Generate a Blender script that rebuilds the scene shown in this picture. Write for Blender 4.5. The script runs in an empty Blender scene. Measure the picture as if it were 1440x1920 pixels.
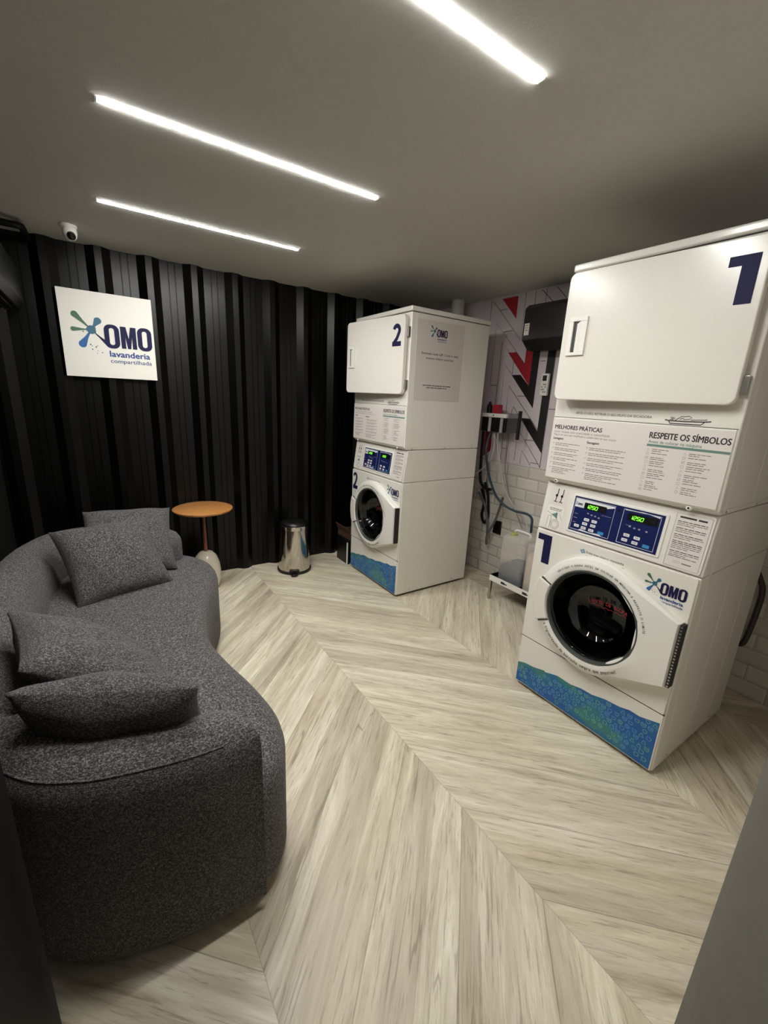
import bpy, bmesh, math, random
from math import sin, cos, pi, radians, sqrt, atan2
from mathutils import Vector, Matrix
random.seed(7)
S = bpy.context.scene
COL = S.collection

# ------------------------------------------------------------------ camera
cam_d = bpy.data.cameras.new('camera'); cam = bpy.data.objects.new('camera', cam_d); COL.objects.link(cam)
YAW, PIT, ROL = 0.6015, 0.2629, 0.0492
fw = Vector((sin(YAW)*cos(PIT), cos(YAW)*cos(PIT), -sin(PIT)))
r0 = Vector((cos(YAW), -sin(YAW), 0)); u0 = r0.cross(fw)
rt = r0*cos(ROL)+u0*sin(ROL); up = -r0*sin(ROL)+u0*cos(ROL)
M = Matrix.Identity(4)
for i in range(3):
    M[i][0] = rt[i]; M[i][1] = up[i]; M[i][2] = -fw[i]
M[0][3], M[1][3], M[2][3] = -1.7074, -0.5025, 1.4181
cam.matrix_world = M
cam_d.sensor_fit = 'VERTICAL'; cam_d.sensor_height = 24; cam_d.lens = 791.285/1920*24
cam_d.clip_start = 0.01
S.camera = cam
# ------------------------------------------------------------------ light level
w = bpy.data.worlds.new('world'); S.world = w; w.use_nodes = True
w.node_tree.nodes['Background'].inputs[0].default_value = (1, .95, .88, 1)
w.node_tree.nodes['Background'].inputs[1].default_value = 0.03
LED_STRENGTH = 238.0
S.view_settings.view_transform = 'Standard'; S.view_settings.look = 'None'
S.view_settings.gamma = 1; S.view_settings.use_curve_mapping = False
S.view_settings.exposure = 0.0

# ------------------------------------------------------------------ room numbers
XL, XR, YB, HC = -2.2, 0.981, 2.85, 2.21
W, D, H = 0.683, 0.695, 1.982

# ------------------------------------------------------------------ materials
def lin(c):
    return tuple(((v/255)/12.92 if v/255 <= .04045 else ((v/255+.055)/1.055)**2.4) for v in c)
def mat(name, col, rough=.5, metal=0, **k):
    m = bpy.data.materials.new(name); m.use_nodes = True
    b = m.node_tree.nodes['Principled BSDF']
    b.inputs['Base Color'].default_value = (*lin(col), 1)
    b.inputs['Roughness'].default_value = rough; b.inputs['Metallic'].default_value = metal
    for n, v in k.items():
        b.inputs[n.replace('_', ' ')].default_value = v
    return m
class N:
    def __init__(s, m): s.m = m; s.t = m.node_tree; s.b = s.t.nodes['Principled BSDF']
    def n(s, typ, **k):
        x = s.t.nodes.new(typ)
        for a, v in k.items(): setattr(x, a, v)
        return x
    def l(s, a, b): s.t.links.new(a, b)
    def setin(s, sock, v):
        if hasattr(v, 'is_output') or isinstance(v, bpy.types.NodeSocket): s.l(v, sock)
        else: sock.default_value = v
    def math(s, op, a, b=0.0, c=None):
        x = s.n('ShaderNodeMath', operation=op); s.setin(x.inputs[0], a); s.setin(x.inputs[1], b)
        if c is not None: s.setin(x.inputs[2], c)
        return x.outputs[0]
    def noise(s, vec, scale, detail=3, rough=.5, dist=0):
        x = s.n('ShaderNodeTexNoise'); s.l(vec, x.inputs['Vector'])
        x.inputs['Scale'].default_value = scale; x.inputs['Detail'].default_value = detail
        x.inputs['Roughness'].default_value = rough; x.inputs['Distortion'].default_value = dist
        return x.outputs['Fac']
    def ramp(s, fac, stops):
        x = s.n('ShaderNodeValToRGB'); s.l(fac, x.inputs[0]); e = x.color_ramp.elements
        while len(e) < len(stops): e.new(.5)
        for i, (p, c) in enumerate(stops):
            e[i].position = p; e[i].color = (*c, 1) if len(c) == 3 else c
        return x.outputs['Color']
    def mix(s, fac, a, b, mode='MIX'):
        x = s.n('ShaderNodeMix', data_type='RGBA', blend_type=mode)
        s.setin(x.inputs[0], fac); s.setin(x.inputs[6], a); s.setin(x.inputs[7], b)
        return x.outputs[2]
    def bump(s, h, strength=.3, dist=.002):
        x = s.n('ShaderNodeBump'); s.l(h, x.inputs['Height']); x.inputs['Strength'].default_value = strength
        x.inputs['Distance'].default_value = dist; s.l(x.outputs[0], s.b.inputs['Normal'])
    def coord(s, k='Object'):
        return s.n('ShaderNodeTexCoord').outputs[k]
    def mapv(s, v, scale, rot=(0, 0, 0)):
        x = s.n('ShaderNodeMapping'); s.l(v, x.inputs['Vector']); x.inputs['Scale'].default_value = scale
        x.inputs['Rotation'].default_value = rot
        return x.outputs[0]

def speck(m, scale, amt=.08, bump=0.0, bd=.0006):
    n = N(m); c = n.coord(); f = n.noise(c, scale, 4, .6)
    base = m.node_tree.nodes['Principled BSDF'].inputs['Base Color'].default_value[:]
    lo = tuple(v*(1-amt) for v in base[:3]); hi = tuple(min(1, v*(1+amt)) for v in base[:3])
    n.l(n.ramp(f, [(.3, lo), (.7, hi)]), n.b.inputs['Base Color'])
    if bump: n.bump(n.noise(c, scale*3, 2), bump, bd)
    return m

m_white = speck(mat('white_enamel', (232, 228, 219), .22), 60, .015, .06, .0004)
m_side = speck(mat('white_enamel_side', (226, 221, 212), .35), 40, .02, .05, .0004)
m_plastic = mat('white_plastic', (236, 233, 226), .35)
m_seam = mat('dark_gap', (30, 28, 27), .7)
m_gap = mat('grey_gap', (96, 93, 88), .7)
m_black = mat('black_plastic', (12, 12, 13), .35)
m_rubber = mat('grey_rubber_gasket', (66, 70, 68), .4)
m_steel = mat('brushed_steel', (190, 188, 182), .28, 1)
m_chrome = mat('polished_steel', (205, 200, 192), .12, 1)
m_drum = mat('dark_drum', (26, 26, 28), .3, .5)
m_ceiling = speck(mat('ceiling_paint', (196, 194, 188), .8), 55, .03, .25, .001)
m_grey_wall = speck(mat('grey_wall_paint', (122, 118, 108), .75), 30, .05, .3, .001)
m_doorframe = mat('black_door_frame', (5, 5, 7), .5, 0, Specular_IOR_Level=.2)
m_wood = mat('oak_wood', (190, 130, 70), .35)
m_copper = mat('walnut_post', (120, 70, 52), .35)
m_ceramic = mat('cream_ceramic', (214, 204, 186), .18)
m_card = mat('brown_cardboard', (84, 60, 42), .8)
m_navy = mat('navy_vinyl', (24, 23, 66), .6, 0, Specular_IOR_Level=.25)
m_ink = mat('dark_ink', (44, 40, 44), .6)
m_grey_ink = mat('grey_ink', (128, 120, 116), .6)
m_label = mat('label_film', (226, 218, 212), .4)
m_poster = mat('matte_poster_film', (213, 206, 199), .5)
m_signwhite = mat('sign_white', (232, 229, 220), .45)
m_tealbar = mat('grey_green_print', (104, 134, 124), .6)
m_textblue = mat('blue_print', (30, 66, 134), .5)
m_d_green = mat('green_print', (70, 108, 84), .5)
m_d_teal = mat('teal_print', (48, 100, 124), .5)
m_d_blue = mat('bright_blue_print', (40, 96, 158), .5)
m_red = mat('red_print', (168, 28, 44), .6)
m_blackprint = mat('black_print', (14, 13, 15), .55)
m_line = mat('line_print', (50, 44, 48), .6)
m_paper = mat('wallpaper_paper', (214, 203, 207), .65)
m_panelnavy = mat('navy_keypad_film', (24, 34, 84), .3)
m_btn = mat('white_key', (225, 225, 228), .4)
m_btnblue = mat('blue_key', (60, 140, 196), .4)
m_redglow = mat('dim_red_print', (190, 50, 66), .5)
m_pinkpaint = mat('pale_violet_print', (160, 150, 170), .5)
m_spark = mat('light_blue_print', (110, 160, 190), .5)
m_darkac = mat('dark_grey_gloss_plastic', (40, 40, 42), .18)
m_clear = mat('clear_tube_plastic', (205, 196, 196), .3)
m_clear.node_tree.nodes['Principled BSDF'].inputs['Alpha'].default_value = .6
m_teal_hose = mat('dark_teal_hose', (28, 52, 66), .4)
m_grey_hose = mat('grey_hose', (90, 88, 88), .5)
m_acrylic = mat('smoked_acrylic', (90, 84, 88), .15)
m_acrylic.node_tree.nodes['Principled BSDF'].inputs['Alpha'].default_value = .40
m_liquid = mat('blue_grey_detergent', (70, 84, 102), .3)
m_cream_liquid = mat('cream_liquid', (205, 192, 178), .4)
m_yellow = mat('yellow_green_cap', (176, 176, 96), .5)
m_jug = bpy.data.materials.new('translucent_jug'); m_jug.use_nodes = True
n = N(m_jug)
n.b.inputs['Base Color'].default_value = (*lin((232, 228, 220)), 1); n.b.inputs['Roughness'].default_value = .35
n.b.inputs['Alpha'].default_value = .30
m_led = bpy.data.materials.new('led_diffuser'); m_led.use_nodes = True
b = m_led.node_tree.nodes['Principled BSDF']
b.inputs['Emission Color'].default_value = (1, .995, .955, 1); b.inputs['Emission Strength'].default_value = LED_STRENGTH
m_digit = mat('green_digits', (120, 255, 60), .5)
m_digit.node_tree.nodes['Principled BSDF'].inputs['Emission Color'].default_value = (.25, 1, .05, 1)
m_digit.node_tree.nodes['Principled BSDF'].inputs['Emission Strength'].default_value = 1.0
m_glass = mat('door_glass', (84, 92, 89), .02)
m_glass.node_tree.nodes['Principled BSDF'].inputs['Transmission Weight'].default_value = 1
m_glass.node_tree.nodes['Principled BSDF'].inputs['IOR'].default_value = 1.45

# black corrugated wall paint
m_corr = mat('black_corrugated_paint', (1, 1, 1), .33, 0, Specular_IOR_Level=.30)
n = N(m_corr); c = n.coord(); n.bump(n.noise(c, 8, 3), .12, .004)
# tweed
def tweed(name, c1, c2, c3):
    m = mat(name, c2, .95); n = N(m); c = n.coord()
    a = n.noise(n.mapv(c, (1, 1, 3.6)), 165, 2, .7, .6)
    b_ = n.noise(n.mapv(c, (3.6, 3.6, 1)), 155, 2, .7, .6)
    f = n.math('MULTIPLY_ADD', a, .55, n.math('MULTIPLY', b_, .45))
    col = n.ramp(f, [(.40, lin(c1)), (.5, lin(c2)), (.59, lin(c3))])
    t = n.noise(c, 30, 2)
    col = n.mix(n.math('MULTIPLY', t, .25), col, (*lin((92, 78, 84)), 1))
    n.l(col, n.b.inputs['Base Color']); n.bump(f, .9, .0025)
    n.b.inputs['Sheen Weight'].default_value = .05
    return m
m_tweed = tweed('grey_tweed', (16, 16, 17), (58, 57, 58), (146, 143, 141))
m_tweed2 = tweed('grey_tweed_cushion', (15, 15, 16), (52, 51, 52), (136, 134, 132))

# oak top grain
n = N(m_wood); c = n.coord(); f = n.noise(n.mapv(c, (6, 60, 6), (0, 0, .3)), 1.5, 4, .6, .5)
n.l(n.ramp(f, [(.3, lin((168, 108, 56))), (.7, lin((204, 146, 84)))]), n.b.inputs['Base Color'])

# white bevelled metro tiles
m_tile = mat('white_metro_tile', (205, 200, 190), .25); n = N(m_tile)
c = n.coord(); sep = n.n('ShaderNodeSeparateXYZ'); n.l(c, sep.inputs[0])
cmb = n.n('ShaderNodeCombineXYZ'); n.l(sep.outputs[1], cmb.inputs[0]); n.l(sep.outputs[2], cmb.inputs[1])
br = n.n('ShaderNodeTexBrick'); n.l(cmb.outputs[0], br.inputs['Vector'])
br.inputs['Scale'].default_value = 1; br.inputs['Brick Width'].default_value = .2; br.inputs['Row Height'].default_value = .088
br.inputs['Mortar Size'].default_value = .003; br.inputs['Mortar Smooth'].default_value = .3
br.inputs['Color1'].default_value = (*lin((214, 209, 200)), 1); br.inputs['Color2'].default_value = (*lin((200, 195, 186)), 1)
br.inputs['Mortar'].default_value = (*lin((182, 176, 168)), 1)
n.l(br.outputs['Color'], n.b.inputs['Base Color'])
br2 = n.n('ShaderNodeTexBrick'); n.l(cmb.outputs[0], br2.inputs['Vector'])
br2.inputs['Scale'].default_value = 1; br2.inputs['Brick Width'].default_value = .2; br2.inputs['Row Height'].default_value = .088
br2.inputs['Mortar Size'].default_value = .014; br2.inputs['Mortar Smooth'].default_value = 1
n.bump(n.math('SUBTRACT', 1, br2.outputs['Fac']), .7, .006)

# chevron wood-look floor
m_floor = mat('chevron_wood_tile', (190, 180, 160), .42); n = N(m_floor)
c = n.coord(); sep = n.n('ShaderNodeSeparateXYZ'); n.l(c, sep.inputs[0]); fx, fy = sep.outputs[0], sep.outputs[1]
CW, PER = .75, .343
xs = n.math('DIVIDE', fx, CW); ci = n.math('FLOOR', xs)
par = n.math('FLOORED_MODULO', ci, 2)                    # -1 -> 1 (between -.75 and 0), -2 -> 0
sgn = n.math('SUBTRACT', n.math('MULTIPLY', par, 2), 1)      # par 1: slope -1 -> y + x const
tri = n.math('PINGPONG', fx, CW)
v = n.math('ADD', n.math('SUBTRACT', fy, tri), .45)       # constant along a plank
vs = n.math('DIVIDE', v, PER); vi = n.math('FLOOR', vs); vf = n.math('FRACT', vs)
along = n.math('MULTIPLY', n.math('ADD', fx, n.math('MULTIPLY', n.math('MULTIPLY', sgn, -1), fy)), .7071)
cid = n.n('ShaderNodeCombineXYZ'); n.l(ci, cid.inputs[0]); n.l(vi, cid.inputs[1])
wn = n.n('ShaderNodeTexWhiteNoise', noise_dimensions='3D'); n.l(cid.outputs[0], wn.inputs['Vector'])
rnd = wn.outputs['Value']
gv = n.n('ShaderNodeCombineXYZ'); n.l(n.math('ADD', along, n.math('MULTIPLY', rnd, 37)), gv.inputs[0])
n.l(n.math('MULTIPLY', v, .7071), gv.inputs[1]); n.l(n.math('MULTIPLY', rnd, 11), gv.inputs[2])
g = gv.outputs[0]
streak = n.noise(n.mapv(g, (2.0, 18, 1)), 1.0, 7, .7, .5)
fine = n.noise(n.mapv(g, (7, 110, 1)), 1.0, 5, .7, .3)
broad = n.noise(n.mapv(g, (.8, 10, 1)), 1.0, 3, .5, .6)
blot = n.noise(n.mapv(g, (3, 6, 1)), 2.0, 4, .6, .3)
col = n.ramp(streak, [(.30, lin((160, 148, 128))), (.41, lin((206, 197, 177))), (.54, lin((228, 221, 203))), (.66, lin((250, 245, 231)))])
col = n.mix(n.math('MULTIPLY', broad, .45), col, (*lin((222, 213, 193)), 1))
sub = n.math('FLOOR', n.math('MULTIPLY', n.math('ADD', vf, n.math('MULTIPLY', n.math('SUBTRACT', broad, .5), .25)), 2.6))
sid = n.n('ShaderNodeCombineXYZ'); n.l(ci, sid.inputs[0]); n.l(vi, sid.inputs[1]); n.l(sub, sid.inputs[2])
wn2 = n.n('ShaderNodeTexWhiteNoise', noise_dimensions='3D'); n.l(sid.outputs[0], wn2.inputs['Vector'])
tint = n.ramp(wn2.outputs['Value'], [(0, lin((214, 207, 199))), (.35, lin((253, 252, 248))), (.65, lin((232, 226, 215))), (1, lin((252, 252, 244)))])
col = n.mix(.9, col, tint, 'MULTIPLY')
dk = n.ramp(fine, [(.36, (1, 1, 1)), (.45, (0, 0, 0))])
col = n.mix(n.math('MULTIPLY', dk, n.math('MULTIPLY', blot, .9)), col, (*lin((134, 120, 102)), 1))
crk = n.noise(n.mapv(g, (1.1, 26, 1)), 1.0, 2, .4, .8)
ck = n.ramp(n.math('ABSOLUTE', n.math('SUBTRACT', crk, .5)), [(0, (1, 1, 1)), (.006, (1, 1, 1)), (.016, (0, 0, 0))])
msk = n.ramp(n.noise(n.mapv(g, (1.4, 3, 1)), 1.7, 2), [(.50, (0, 0, 0)), (.62, (1, 1, 1))])
col = n.mix(n.math('MULTIPLY', n.math('MULTIPLY', ck, msk), .5), col, (*lin((122, 108, 92)), 1))
# tile joints
e1 = n.math('LESS_THAN', n.math('MINIMUM', vf, n.math('SUBTRACT', 1, vf)), .0055)
xf = n.math('FRACT', xs)
e2 = n.math('LESS_THAN', n.math('MINIMUM', xf, n.math('SUBTRACT', 1, xf)), .0022)
j = n.math('MAXIMUM', n.math('MULTIPLY', e1, .7), n.math('MULTIPLY', e2, .35))
col = n.mix(n.math('MULTIPLY', j, .75), col, (*lin((112, 102, 88)), 1))
n.l(col, n.b.inputs['Base Color'])
n.bump(n.math('SUBTRACT', n.math('MULTIPLY', streak, .4), n.math('MULTIPLY', j, 1)), .35, .0015)
n.l(n.math('MULTIPLY_ADD', blot, .2, .30), n.b.inputs['Roughness'])
n.b.inputs['Specular IOR Level'].default_value = .35

# kick plate print
m_kick = mat('blue_green_print', (30, 100, 160), .35); n = N(m_kick); c = n.coord()
f = n.noise(n.mapv(c, (1, 1, 1.8)), 5.5, 2, .5, .4)
n.l(n.ramp(f, [(.44, lin((18, 90, 160))), (.55, lin((24, 104, 152))), (.66, lin((56, 124, 124)))]), n.b.inputs['Base Color'])
m_glyph = mat('pale_blue_outline_print', (104, 166, 214), .4)
m_glyph2 = mat('pale_green_outline_print', (124, 186, 164), .4)

# ------------------------------------------------------------------ mesh helpers
def mk(name, verts, faces, mats, parent=None, mi=None, smooth=False, angle=35, bevel=0, seg=2, loc=None):
    me = bpy.data.meshes.new(name); me.from_pydata([tuple(v) for v in verts], [], faces)
    if not isinstance(mats, (list, tuple)): mats = [mats]
    for m in mats: me.materials.append(m)
    if mi: me.polygons.foreach_set('material_index', mi)
    if smooth or bevel:
        me.shade_smooth()
        me.set_sharp_from_angle(angle=radians(angle))
    o = bpy.data.objects.new(name, me); COL.objects.link(o)
    if parent: o.parent = parent
    if loc: o.location = loc
    if bevel:
        b = o.modifiers.new('bevel', 'BEVEL'); b.width = bevel; b.segments = seg; b.limit_method = 'ANGLE'; b.angle_limit = radians(40)
        b.harden_normals = True
    return o
class B:
    """collects shapes for ONE object"""
    def __init__(s): s.v = []; s.f = []; s.m = []
    def add(s, v, f, m=0):
        o = len(s.v); s.v += [Vector(p) for p in v]; s.f += [tuple(i+o for i in q) for q in f]; s.m += [m]*len(f); return s
    def box(s, x0, x1, y0, y1, z0, z1, m=0):
        v = [(x, y, z) for z in (z0, z1) for y in (y0, y1) for x in (x0, x1)]
        return s.add(v, [(0, 2, 3, 1), (4, 5, 7, 6), (0, 1, 5, 4), (2, 6, 7, 3), (0, 4, 6, 2), (1, 3, 7, 5)], m)
    def lathe(s, prof, seg=32, c=(0, 0, 0), m=0, axis='z'):
        v = []; f = []
        for r, z in prof:
            for k in range(seg):
                a = 2*pi*k/seg; p = (r*cos(a), r*sin(a), z)
                if axis == 'x': p = (z, r*cos(a), r*sin(a))
                v.append((p[0]+c[0], p[1]+c[1], p[2]+c[2]))
        for i in range(len(prof)-1):
            for k in range(seg):
                k2 = (k+1) % seg; f.append((i*seg+k, i*seg+k2, (i+1)*seg+k2, (i+1)*seg+k))
        f.append(tuple(range(seg-1, -1, -1))); f.append(tuple((len(prof)-1)*seg+k for k in range(seg)))
        return s.add(v, f, m)
    def tube(s, pts, r, seg=10, m=0, n=6):
        pts = [Vector(p) for p in pts]
        if n > 1 and len(pts) > 2: pts = smooth_path(pts, n)
        v = []; f = []; prev = None
        for i, p in enumerate(pts):
            t = (pts[min(i+1, len(pts)-1)]-pts[max(i-1, 0)]).normalized()
            a = prev if prev is not None else (Vector((0, 0, 1)) if abs(t.z) < .9 else Vector((1, 0, 0)))
            a = (a-t*a.dot(t)).normalized(); prev = a; b_ = t.cross(a)
            for k in range(seg):
                g = 2*pi*k/seg; v.append(p+(a*cos(g)+b_*sin(g))*r)
        L = len(pts)
        for i in range(L-1):
            for k in range(seg):
                k2 = (k+1) % seg; f.append((i*seg+k, i*seg+k2, (i+1)*seg+k2, (i+1)*seg+k))
        f.append(tuple(range(seg-1, -1, -1))); f.append(tuple((L-1)*seg+k for k in range(seg)))
        return s.add(v, f, m)
    def prism(s, pts, fn, d0, d1, m=0):
        """polygon pts (a,b) extruded between depths; fn(a,b,d)->3D"""
        n_ = len(pts); v = [fn(a, b_, d0) for a, b_ in pts]+[fn(a, b_, d1) for a, b_ in pts]
        f = [tuple(range(n_)), tuple(range(2*n_-1, n_-1, -1))]+[(i, i+n_, (i+1) % n_+n_, (i+1) % n_) for i in range(n_)]
        return s.add(v, f, m)
    def go(s, name, mats, parent=None, **k):
        o = mk(name, s.v, s.f, mats, parent, mi=s.m, **k)
        bm = bmesh.new(); bm.from_mesh(o.data); bmesh.ops.recalc_face_normals(bm, faces=bm.faces); bm.to_mesh(o.data); bm.free()
        if k.get('smooth') or k.get('bevel'):
            o.data.shade_smooth(); o.data.set_sharp_from_angle(angle=radians(k.get('angle', 35)))
        return o
def smooth_path(P, n):
    out = []; L = len(P)
    for i in range(L-1):
        p0, p1, p2, p3 = P[max(i-1, 0)], P[i], P[i+1], P[min(i+2, L-1)]
        for k in range(n):
            t = k/n
            out.append(.5*((2*p1)+(p2-p0)*t+(2*p0-5*p1+4*p2-p3)*t*t+(3*p1-p0-3*p2+p3)*t**3))
    out.append(P[-1]); return out
def closed_smooth(P, n):
    out = []; L = len(P); P = [Vector(p) for p in P]
    for i in range(L):
        p0, p1, p2, p3 = P[i-1], P[i], P[(i+1) % L], P[(i+2) % L]
        for k in range(n):
            t = k/n
            out.append(.5*((2*p1)+(p2-p0)*t+(2*p0-5*p1+4*p2-p3)*t*t+(3*p1-p0-3*p2+p3)*t**3))
    return out
def rrect(a0, a1, b0, b1, r, n_=5):
    o = []
    for cx, cy, s0 in ((a1-r, b1-r, 0), (a0+r, b1-r, pi/2), (a0+r, b0+r, pi), (a1-r, b0+r, 3*pi/2)):
        for k in range(n_+1):
            g = s0+pi/2*k/n_; o.append((cx+r*cos(g), cy+r*sin(g)))
    return o
def thing(name, label, cat, loc=(0, 0, 0), rz=0, group=None):
    o = bpy.data.objects.new(name, None); COL.objects.link(o); o.empty_display_size = .05
    o.location = loc; o.rotation_euler = (0, 0, rz); o['label'] = label; o['category'] = cat
    if group: o['group'] = group
    return o
def tag(o, label, cat, group=None):
    o['label'] = label; o['category'] = cat
    if group: o['group'] = group
    return o
def struct(o): o['kind'] = 'structure'; return o

# ------------------------------------------------------------------ flat print helper
_tc = {}
def text_geo(s, bold=0.0):
    key = (s, bold)
    if key not in _tc:
        cu = bpy.data.curves.new('t', 'FONT'); cu.body = s; cu.size = 1; cu.offset = bold; cu.resolution_u = 3
        ob = bpy.data.objects.new('t', cu); COL.objects.link(ob)
        dg = bpy.context.evaluated_depsgraph_get()
        me = bpy.data.meshes.new_from_object(ob.evaluated_get(dg))
        v = [(p.co.x, p.co.y) for p in me.vertices]; f = [tuple(p.vertices) for p in me.polygons]
        bpy.data.objects.remove(ob); bpy.data.curves.remove(cu); bpy.data.meshes.remove(me)
        _tc[key] = (v, f)
    return _tc[key]
class Sheet:
    """print lying on a plane: origin, unit axes u, v, outward normal n"""
    def __init__(s, o, u, v, n_): s.o, s.u, s.vv, s.n = Vector(o), Vector(u).normalized(), Vector(v).normalized(), Vector(n_).normalized(); s.b = B(); s.mats = []; s.base = .0006
    def P(s, a, b_, lay): return s.o+s.u*a+s.vv*b_+s.n*(s.base+.00025*lay)
    def mi(s, m):
        if m not in s.mats: s.mats.append(m)
        return s.mats.index(m)
    def raw(s, v, f, m, lay=1): s.b.add([s.P(a, b_, lay) for a, b_ in v], f, s.mi(m))
    def poly(s, pts, m, lay=1): s.raw(pts, [tuple(range(len(pts)))], m, lay)
    def rect(s, a0, a1, b0, b1, m, lay=1, r=0):
        s.poly(rrect(a0, a1, b0, b1, r, 3) if r else [(a0, b0), (a1, b0), (a1, b1), (a0, b1)], m, lay)
    def disc(s, a, b_, r, m, lay=1, n_=20, ry=None): s.poly([(a+r*cos(2*pi*k/n_), b_+(ry or r)*sin(2*pi*k/n_)) for k in range(n_)], m, lay)
    def stroke(s, pts, w_, m, lay=1, closed=False):
        P = [Vector(p) for p in pts]; L = len(P); v = []; f = []
        for i in range(L):
            a = P[i-1] if (i > 0 or closed) else P[i]; b_ = P[(i+1) % L] if (i < L-1 or closed) else P[i]
            t = (b_-a)
            t = t.normalized() if t.length > 1e-9 else Vector((1, 0)); nn = Vector((-t.y, t.x))*w_/2
            v += [P[i]+nn, P[i]-nn]
        for i in range(L if closed else L-1):
            j_ = (i+1) % L; f.append((2*i, 2*i+1, 2*j_+1, 2*j_))
        s.raw([(p.x, p.y) for p in v], f, m, lay)
    def ring(s, a, b_, r, w_, m, lay=1, n_=16): s.stroke([(a+r*cos(2*pi*k/n_), b_+r*sin(2*pi*k/n_)) for k in range(n_)], w_, m, lay, True)
    def text(s, t, a, b_, h, m, lay=1, bold=0.0, width=None, skew=0):
        """cap height h, left end a, baseline b_; width squeezes to fit"""
        v, f = text_geo(t, 0)
        if not v: return
        x0 = min(p[0] for p in v); x1 = max(p[0] for p in v); sy = h/.69
        sx = width/(x1-x0) if width else sy
        # heavier weights: the strokes are thickened by overprinting
        k = bold*sy*1.6
        for i, (dx, dy) in enumerate(((0, 0), (k, 0), (-k, 0), (0, k*.8), (0, -k*.8)) if bold else ((0, 0),)):
            s.raw([(a+(p[0]-x0)*sx+skew*p[1]*sy+dx, b_+p[1]*sy+dy) for p in v], f, m, lay+i*.02)
    def arc_text(s, t, ca, cb, r, a0, a1, h, m, lay=1, bold=0.0, inside=False):
        L = len(t)
        for k, ch in enumerate(t):
            if ch == ' ': continue
            g = a0+(a1-a0)*(k+.5)/L
            v, f = text_geo(ch, bold); x0 = min(p[0] for p in v); x1 = max(p[0] for p in v); sc = h/.69
            rot = g-pi/2 if a1 < a0 else g+pi/2
            o_ = []
            for p in v:
                x = (p[0]-(x0+x1)/2)*sc*.9; y = p[1]*sc
                o_.append((ca+r*cos(g)+x*cos(rot)-y*sin(rot), cb+r*sin(g)+x*sin(rot)+y*cos(rot)))
            s.raw(o_, f, m, lay)
    def greek(s, a, b_, wd, h, m, lay=1, seed=0):
        """one line of print too small to read"""
        rr = random.Random(seed); x = a
        while x < a+wd:
            L = min(rr.uniform(2.2, 6)*h, a+wd-x)
            if L > h*.5: s.rect(x, x+L, b_, b_+h*.62, m, lay)
            x += L+h*.55
    def go(s, name, parent, label=None):
        o = s.b.go(name, s.mats, parent)
        # face outward
        if label: o['label'] = label
        return o

def logo(s, u0_, v0_, k, tiny=False):
    """splash emblem with the lettering; u0,v0 = lower left of a square of side k"""
    def q(p): return (u0_+p[0]*k, v0_+p[1]*k)
    cx, cy = .31, .575
    arms = [((.155, .735), .036, m_d_green), ((.125, .565), .026, m_d_green), ((.205, .40), .042, m_d_blue), ((.385, .685), .040, m_d_teal), ((.46, .43), .022, m_navy)]
    for (ax, ay), r, m in arms:
        dx, dy = cx-ax, cy-ay; L = sqrt(dx*dx+dy*dy); g = atan2(dy, dx)
        pts = []
        for i in range(15):
            a = g+pi*.5+pi*i/14; pts.append((ax+r*cos(a)*(1.0), ay+r*sin(a)))
        nx, ny = -dy/L, dx/L
        for t, w_ in ((.45, .45), (.75, .25), (1, .3)):
            pts.append((ax+dx*t-nx*r*w_, ay+dy*t-ny*r*w_))
        for t, w_ in ((1, .3), (.75, .25), (.45, .45)):
            pts.append((ax+dx*t+nx*r*w_, ay+dy*t+ny*r*w_))
        s.poly([q(p) for p in pts], m, 2)
    s.poly([q((cx+.052*cos(2*pi*i/20)*(1-.12*cos(5*2*pi*i/20)), cy+.05*sin(2*pi*i/20))) for i in range(20)], m_d_teal, 3)
    if not tiny:
        for (a, b_, r) in ((.225, .545, .008), (.285, .40, .009), (.30, .385, .006), (.34, .375, .009), (.355, .39, .006), (.30, .345, .008), (.355, .33, .005), (.40, .315, .007), (.345, .30, .005)):
            s.poly([q((a+r*cos(2*pi*i/8), b_+r*sin(2*pi*i/8))) for i in range(8)], m_d_teal, 2)
    # heavy letters O M O
    def O(a0, a1, b0, b1):
        wo = rrect(a0, a1, b0, b1, (a1-a0)*.42, 6); t = (a1-a0)*.33
        wi = rrect(a0+t, a1-t, b0+.042, b1-.042, (a1-a0-2*t)*.48, 6)
        L = len(wo); v = [q(p) for p in wo+wi]
        s.raw(v, [(i, (i+1) % L, L+(i+1) % L, L+i) for i in range(L)], m_navy, 3)
    O(.44, .605, .375, .66); O(.805, .97, .375, .66)
    a, b_ = .618, .792; y0, y1 = .385, .65; t = .05
    mid = (a+b_)/2
    for P in ([(a, y0), (a+t, y0), (a+t, y1), (a, y1)], [(b_-t, y0), (b_, y0), (b_, y1), (b_-t, y1)],
              [(a+t, y1), (a+t, y1-.13), (mid-.018, y0), (mid, y0), (mid, y1-.14), (a+t+.012, y1)], [(b_-t, y1), (b_-t-.012, y1), (mid, y1-.14), (mid, y0), (mid+.018, y0), (b_-t, y1-.13)]):
        s.poly([q(p) for p in P], m_navy, 3)
    s.text('lavanderia', u0_+.48*k, v0_+.275*k, .07*k, m_textblue, 2, .02, .45*k)
    s.text('compartilhada', u0_+.48*k, v0_+.2*k, .048*k, m_textblue, 2, .006, .465*k)

# ------------------------------------------------------------------ room
o = struct(B().box(XL-.1, XR+.1, -1.6, YB+.1, -.06, 0).go('floor', m_floor))
o = struct(B().box(XL-.1, XR+.1, -1.6, YB+.1, HC, HC+.08).go('ceiling', m_ceiling))
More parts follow.
